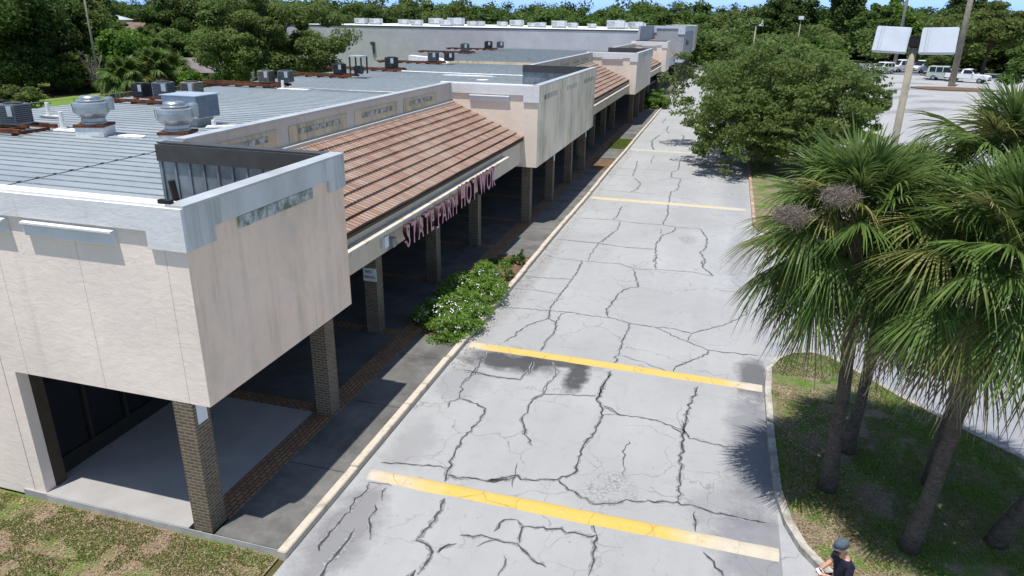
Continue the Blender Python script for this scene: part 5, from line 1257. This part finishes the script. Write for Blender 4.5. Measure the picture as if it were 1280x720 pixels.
# hands: palm plus five tapered bent fingers closed round the controller, nose and ears join the same mesh
bm = bmesh.new(); bm.from_mesh(bme); hm = MB()
for s in (-1, 1):
    hm.tube([(s*.09, .33, 1.15), (s*.075, .37, 1.155), (s*.066, .405, 1.16)], [.026, .034, .03], 8)
    for k, (dz, L) in enumerate(((.024, .9), (.008, 1.0), (-.008, .95), (-.022, .75))):
        b0 = Vector((s*.066, .40, 1.155+dz)); hm.tube([b0, b0+Vector((-s*.006, .035*L, -.004)), b0+Vector((-s*.026, .055*L, -.018)), b0+Vector((-s*.042, .048*L, -.022))], [.0095, .009, .008, .006], 6)
    hm.tube([(s*.07, .36, 1.178), (s*.055, .385, 1.20), (s*.035, .40, 1.205)], [.012, .010, .007], 6)
    hm.tube([(s*.080, .095, 1.645), (s*.092, .085, 1.66), (s*.088, .09, 1.68)], [.012, .018, .012], 6)
hm.tube([(0, .195, 1.66), (0, .225, 1.625), (0, .205, 1.612)], [.012, .018, .012], 6)
b0 = len(bm.verts); nv = [bm.verts.new(v) for v in hm.v]
for f in hm.f:
    try: bm.faces.new([nv[i] for i in f]).smooth = True
    except ValueError: pass
bm.to_mesh(bme); bm.free()
# clothes
V, Rr, Ed = [], [], []
V = [(0, 0, .93), (0, 0, 1.14), (0, 0, 1.34), (0, .015, 1.455)]; Rr = [(.172, .135), (.158, .13), (.178, .135), (.082, .082)]; Ed = [(0, 1), (1, 2), (2, 3)]
for s in (-1, 1): chain(2, [(s*.19, 0, 1.415), (s*.228, .028, 1.29), (s*.238, .05, 1.215)], [.078, .070, .068])
link('shirt', skin_mesh('shirt', V, Ed, Rr, M['shirt']), man)
V = [(0, 0, .97)]; Rr = [(.162, .125)]; Ed = []
for s in (-1, 1): chain(0, [(s*.098, 0, .86), (s*.107, .012, .68), (s*.112, .018, .50), (s*.114, -.005, .30), (s*.116, -.012, .10)], [.108, .096, .078, .072, .066])
link('trousers', skin_mesh('trousers', V, Ed, Rr, M['trouser']), man)
for s in (-1, 1): m = MB(); m.tube([(s*.115, -.07, .05), (s*.118, .02, .06), (s*.122, .12, .045), (s*.124, .19, .035)], [.045, .055, .05, .03], 10); m.build('shoe', M['shoe'], man, world=False, smooth_=True)
m = MB(); m.lathe([(.100, -.045), (.108, .0), (.104, .035), (.085, .065), (.05, .082), (.008, .088)], n=20); m.xform(Matrix.Translation((0, .115, 1.735)) @ Matrix.Rotation(-.28, 4, 'X') @ Matrix.Diagonal((.93, 1.22, 1, 1)))
capo = m.build('cap', M['cap_cloth'], man, world=False, smooth_=True)
m = MB(); m.lathe([(.085, -.006), (.095, 0), (.085, .006)], n=18); m.xform(Matrix.Translation((0, .195, 1.675)) @ Matrix.Rotation(-.5, 4, 'X') @ Matrix.Diagonal((.95, .75, 1, 1))); m.build('brim', M['cap_cloth'], capo, world=False, smooth_=True)
m = MB(); m.tube([(-.07, .15, 1.59), (-.045, .185, 1.565), (0, .20, 1.555), (.045, .185, 1.565), (.07, .15, 1.59)], [.018, .024, .028, .024, .018], 8); m.build('beard', M['hair'], man, world=False, smooth_=True)
m = MB(); m.box(-.06, -.012, .183, .192, 1.645, 1.675); m.box(.012, .06, .183, .192, 1.645, 1.675); m.box(-.012, .012, .186, .191, 1.665, 1.671); m.build('sunglasses', M['plastic'], man, world=False)
cm = Matrix.Translation(man.location) @ Matrix.Rotation(RAD(112), 4, 'Z')
ct = thing('remote_controller', 'small white remote controller held in the hands of the man', 'remote control', tuple(cm @ Vector((0, .40, 1.165))), RAD(112))
m = MB(); m.box(-.075, .075, -.05, .05, -.012, .02); m.build('case', M['ctrl'], ct, world=False, bevel=.01)
for s in (-1, 1): m = MB(); m.tube([(s*.04, 0, .02), (s*.04, 0, .035)], [.008, .01], 8); m.build('stick', M['plastic'], ct, world=False)
m = MB(); m.box(-.03, .03, -.03, .01, .0201, .0225); m.build('screen', M['glass'], ct, world=False)
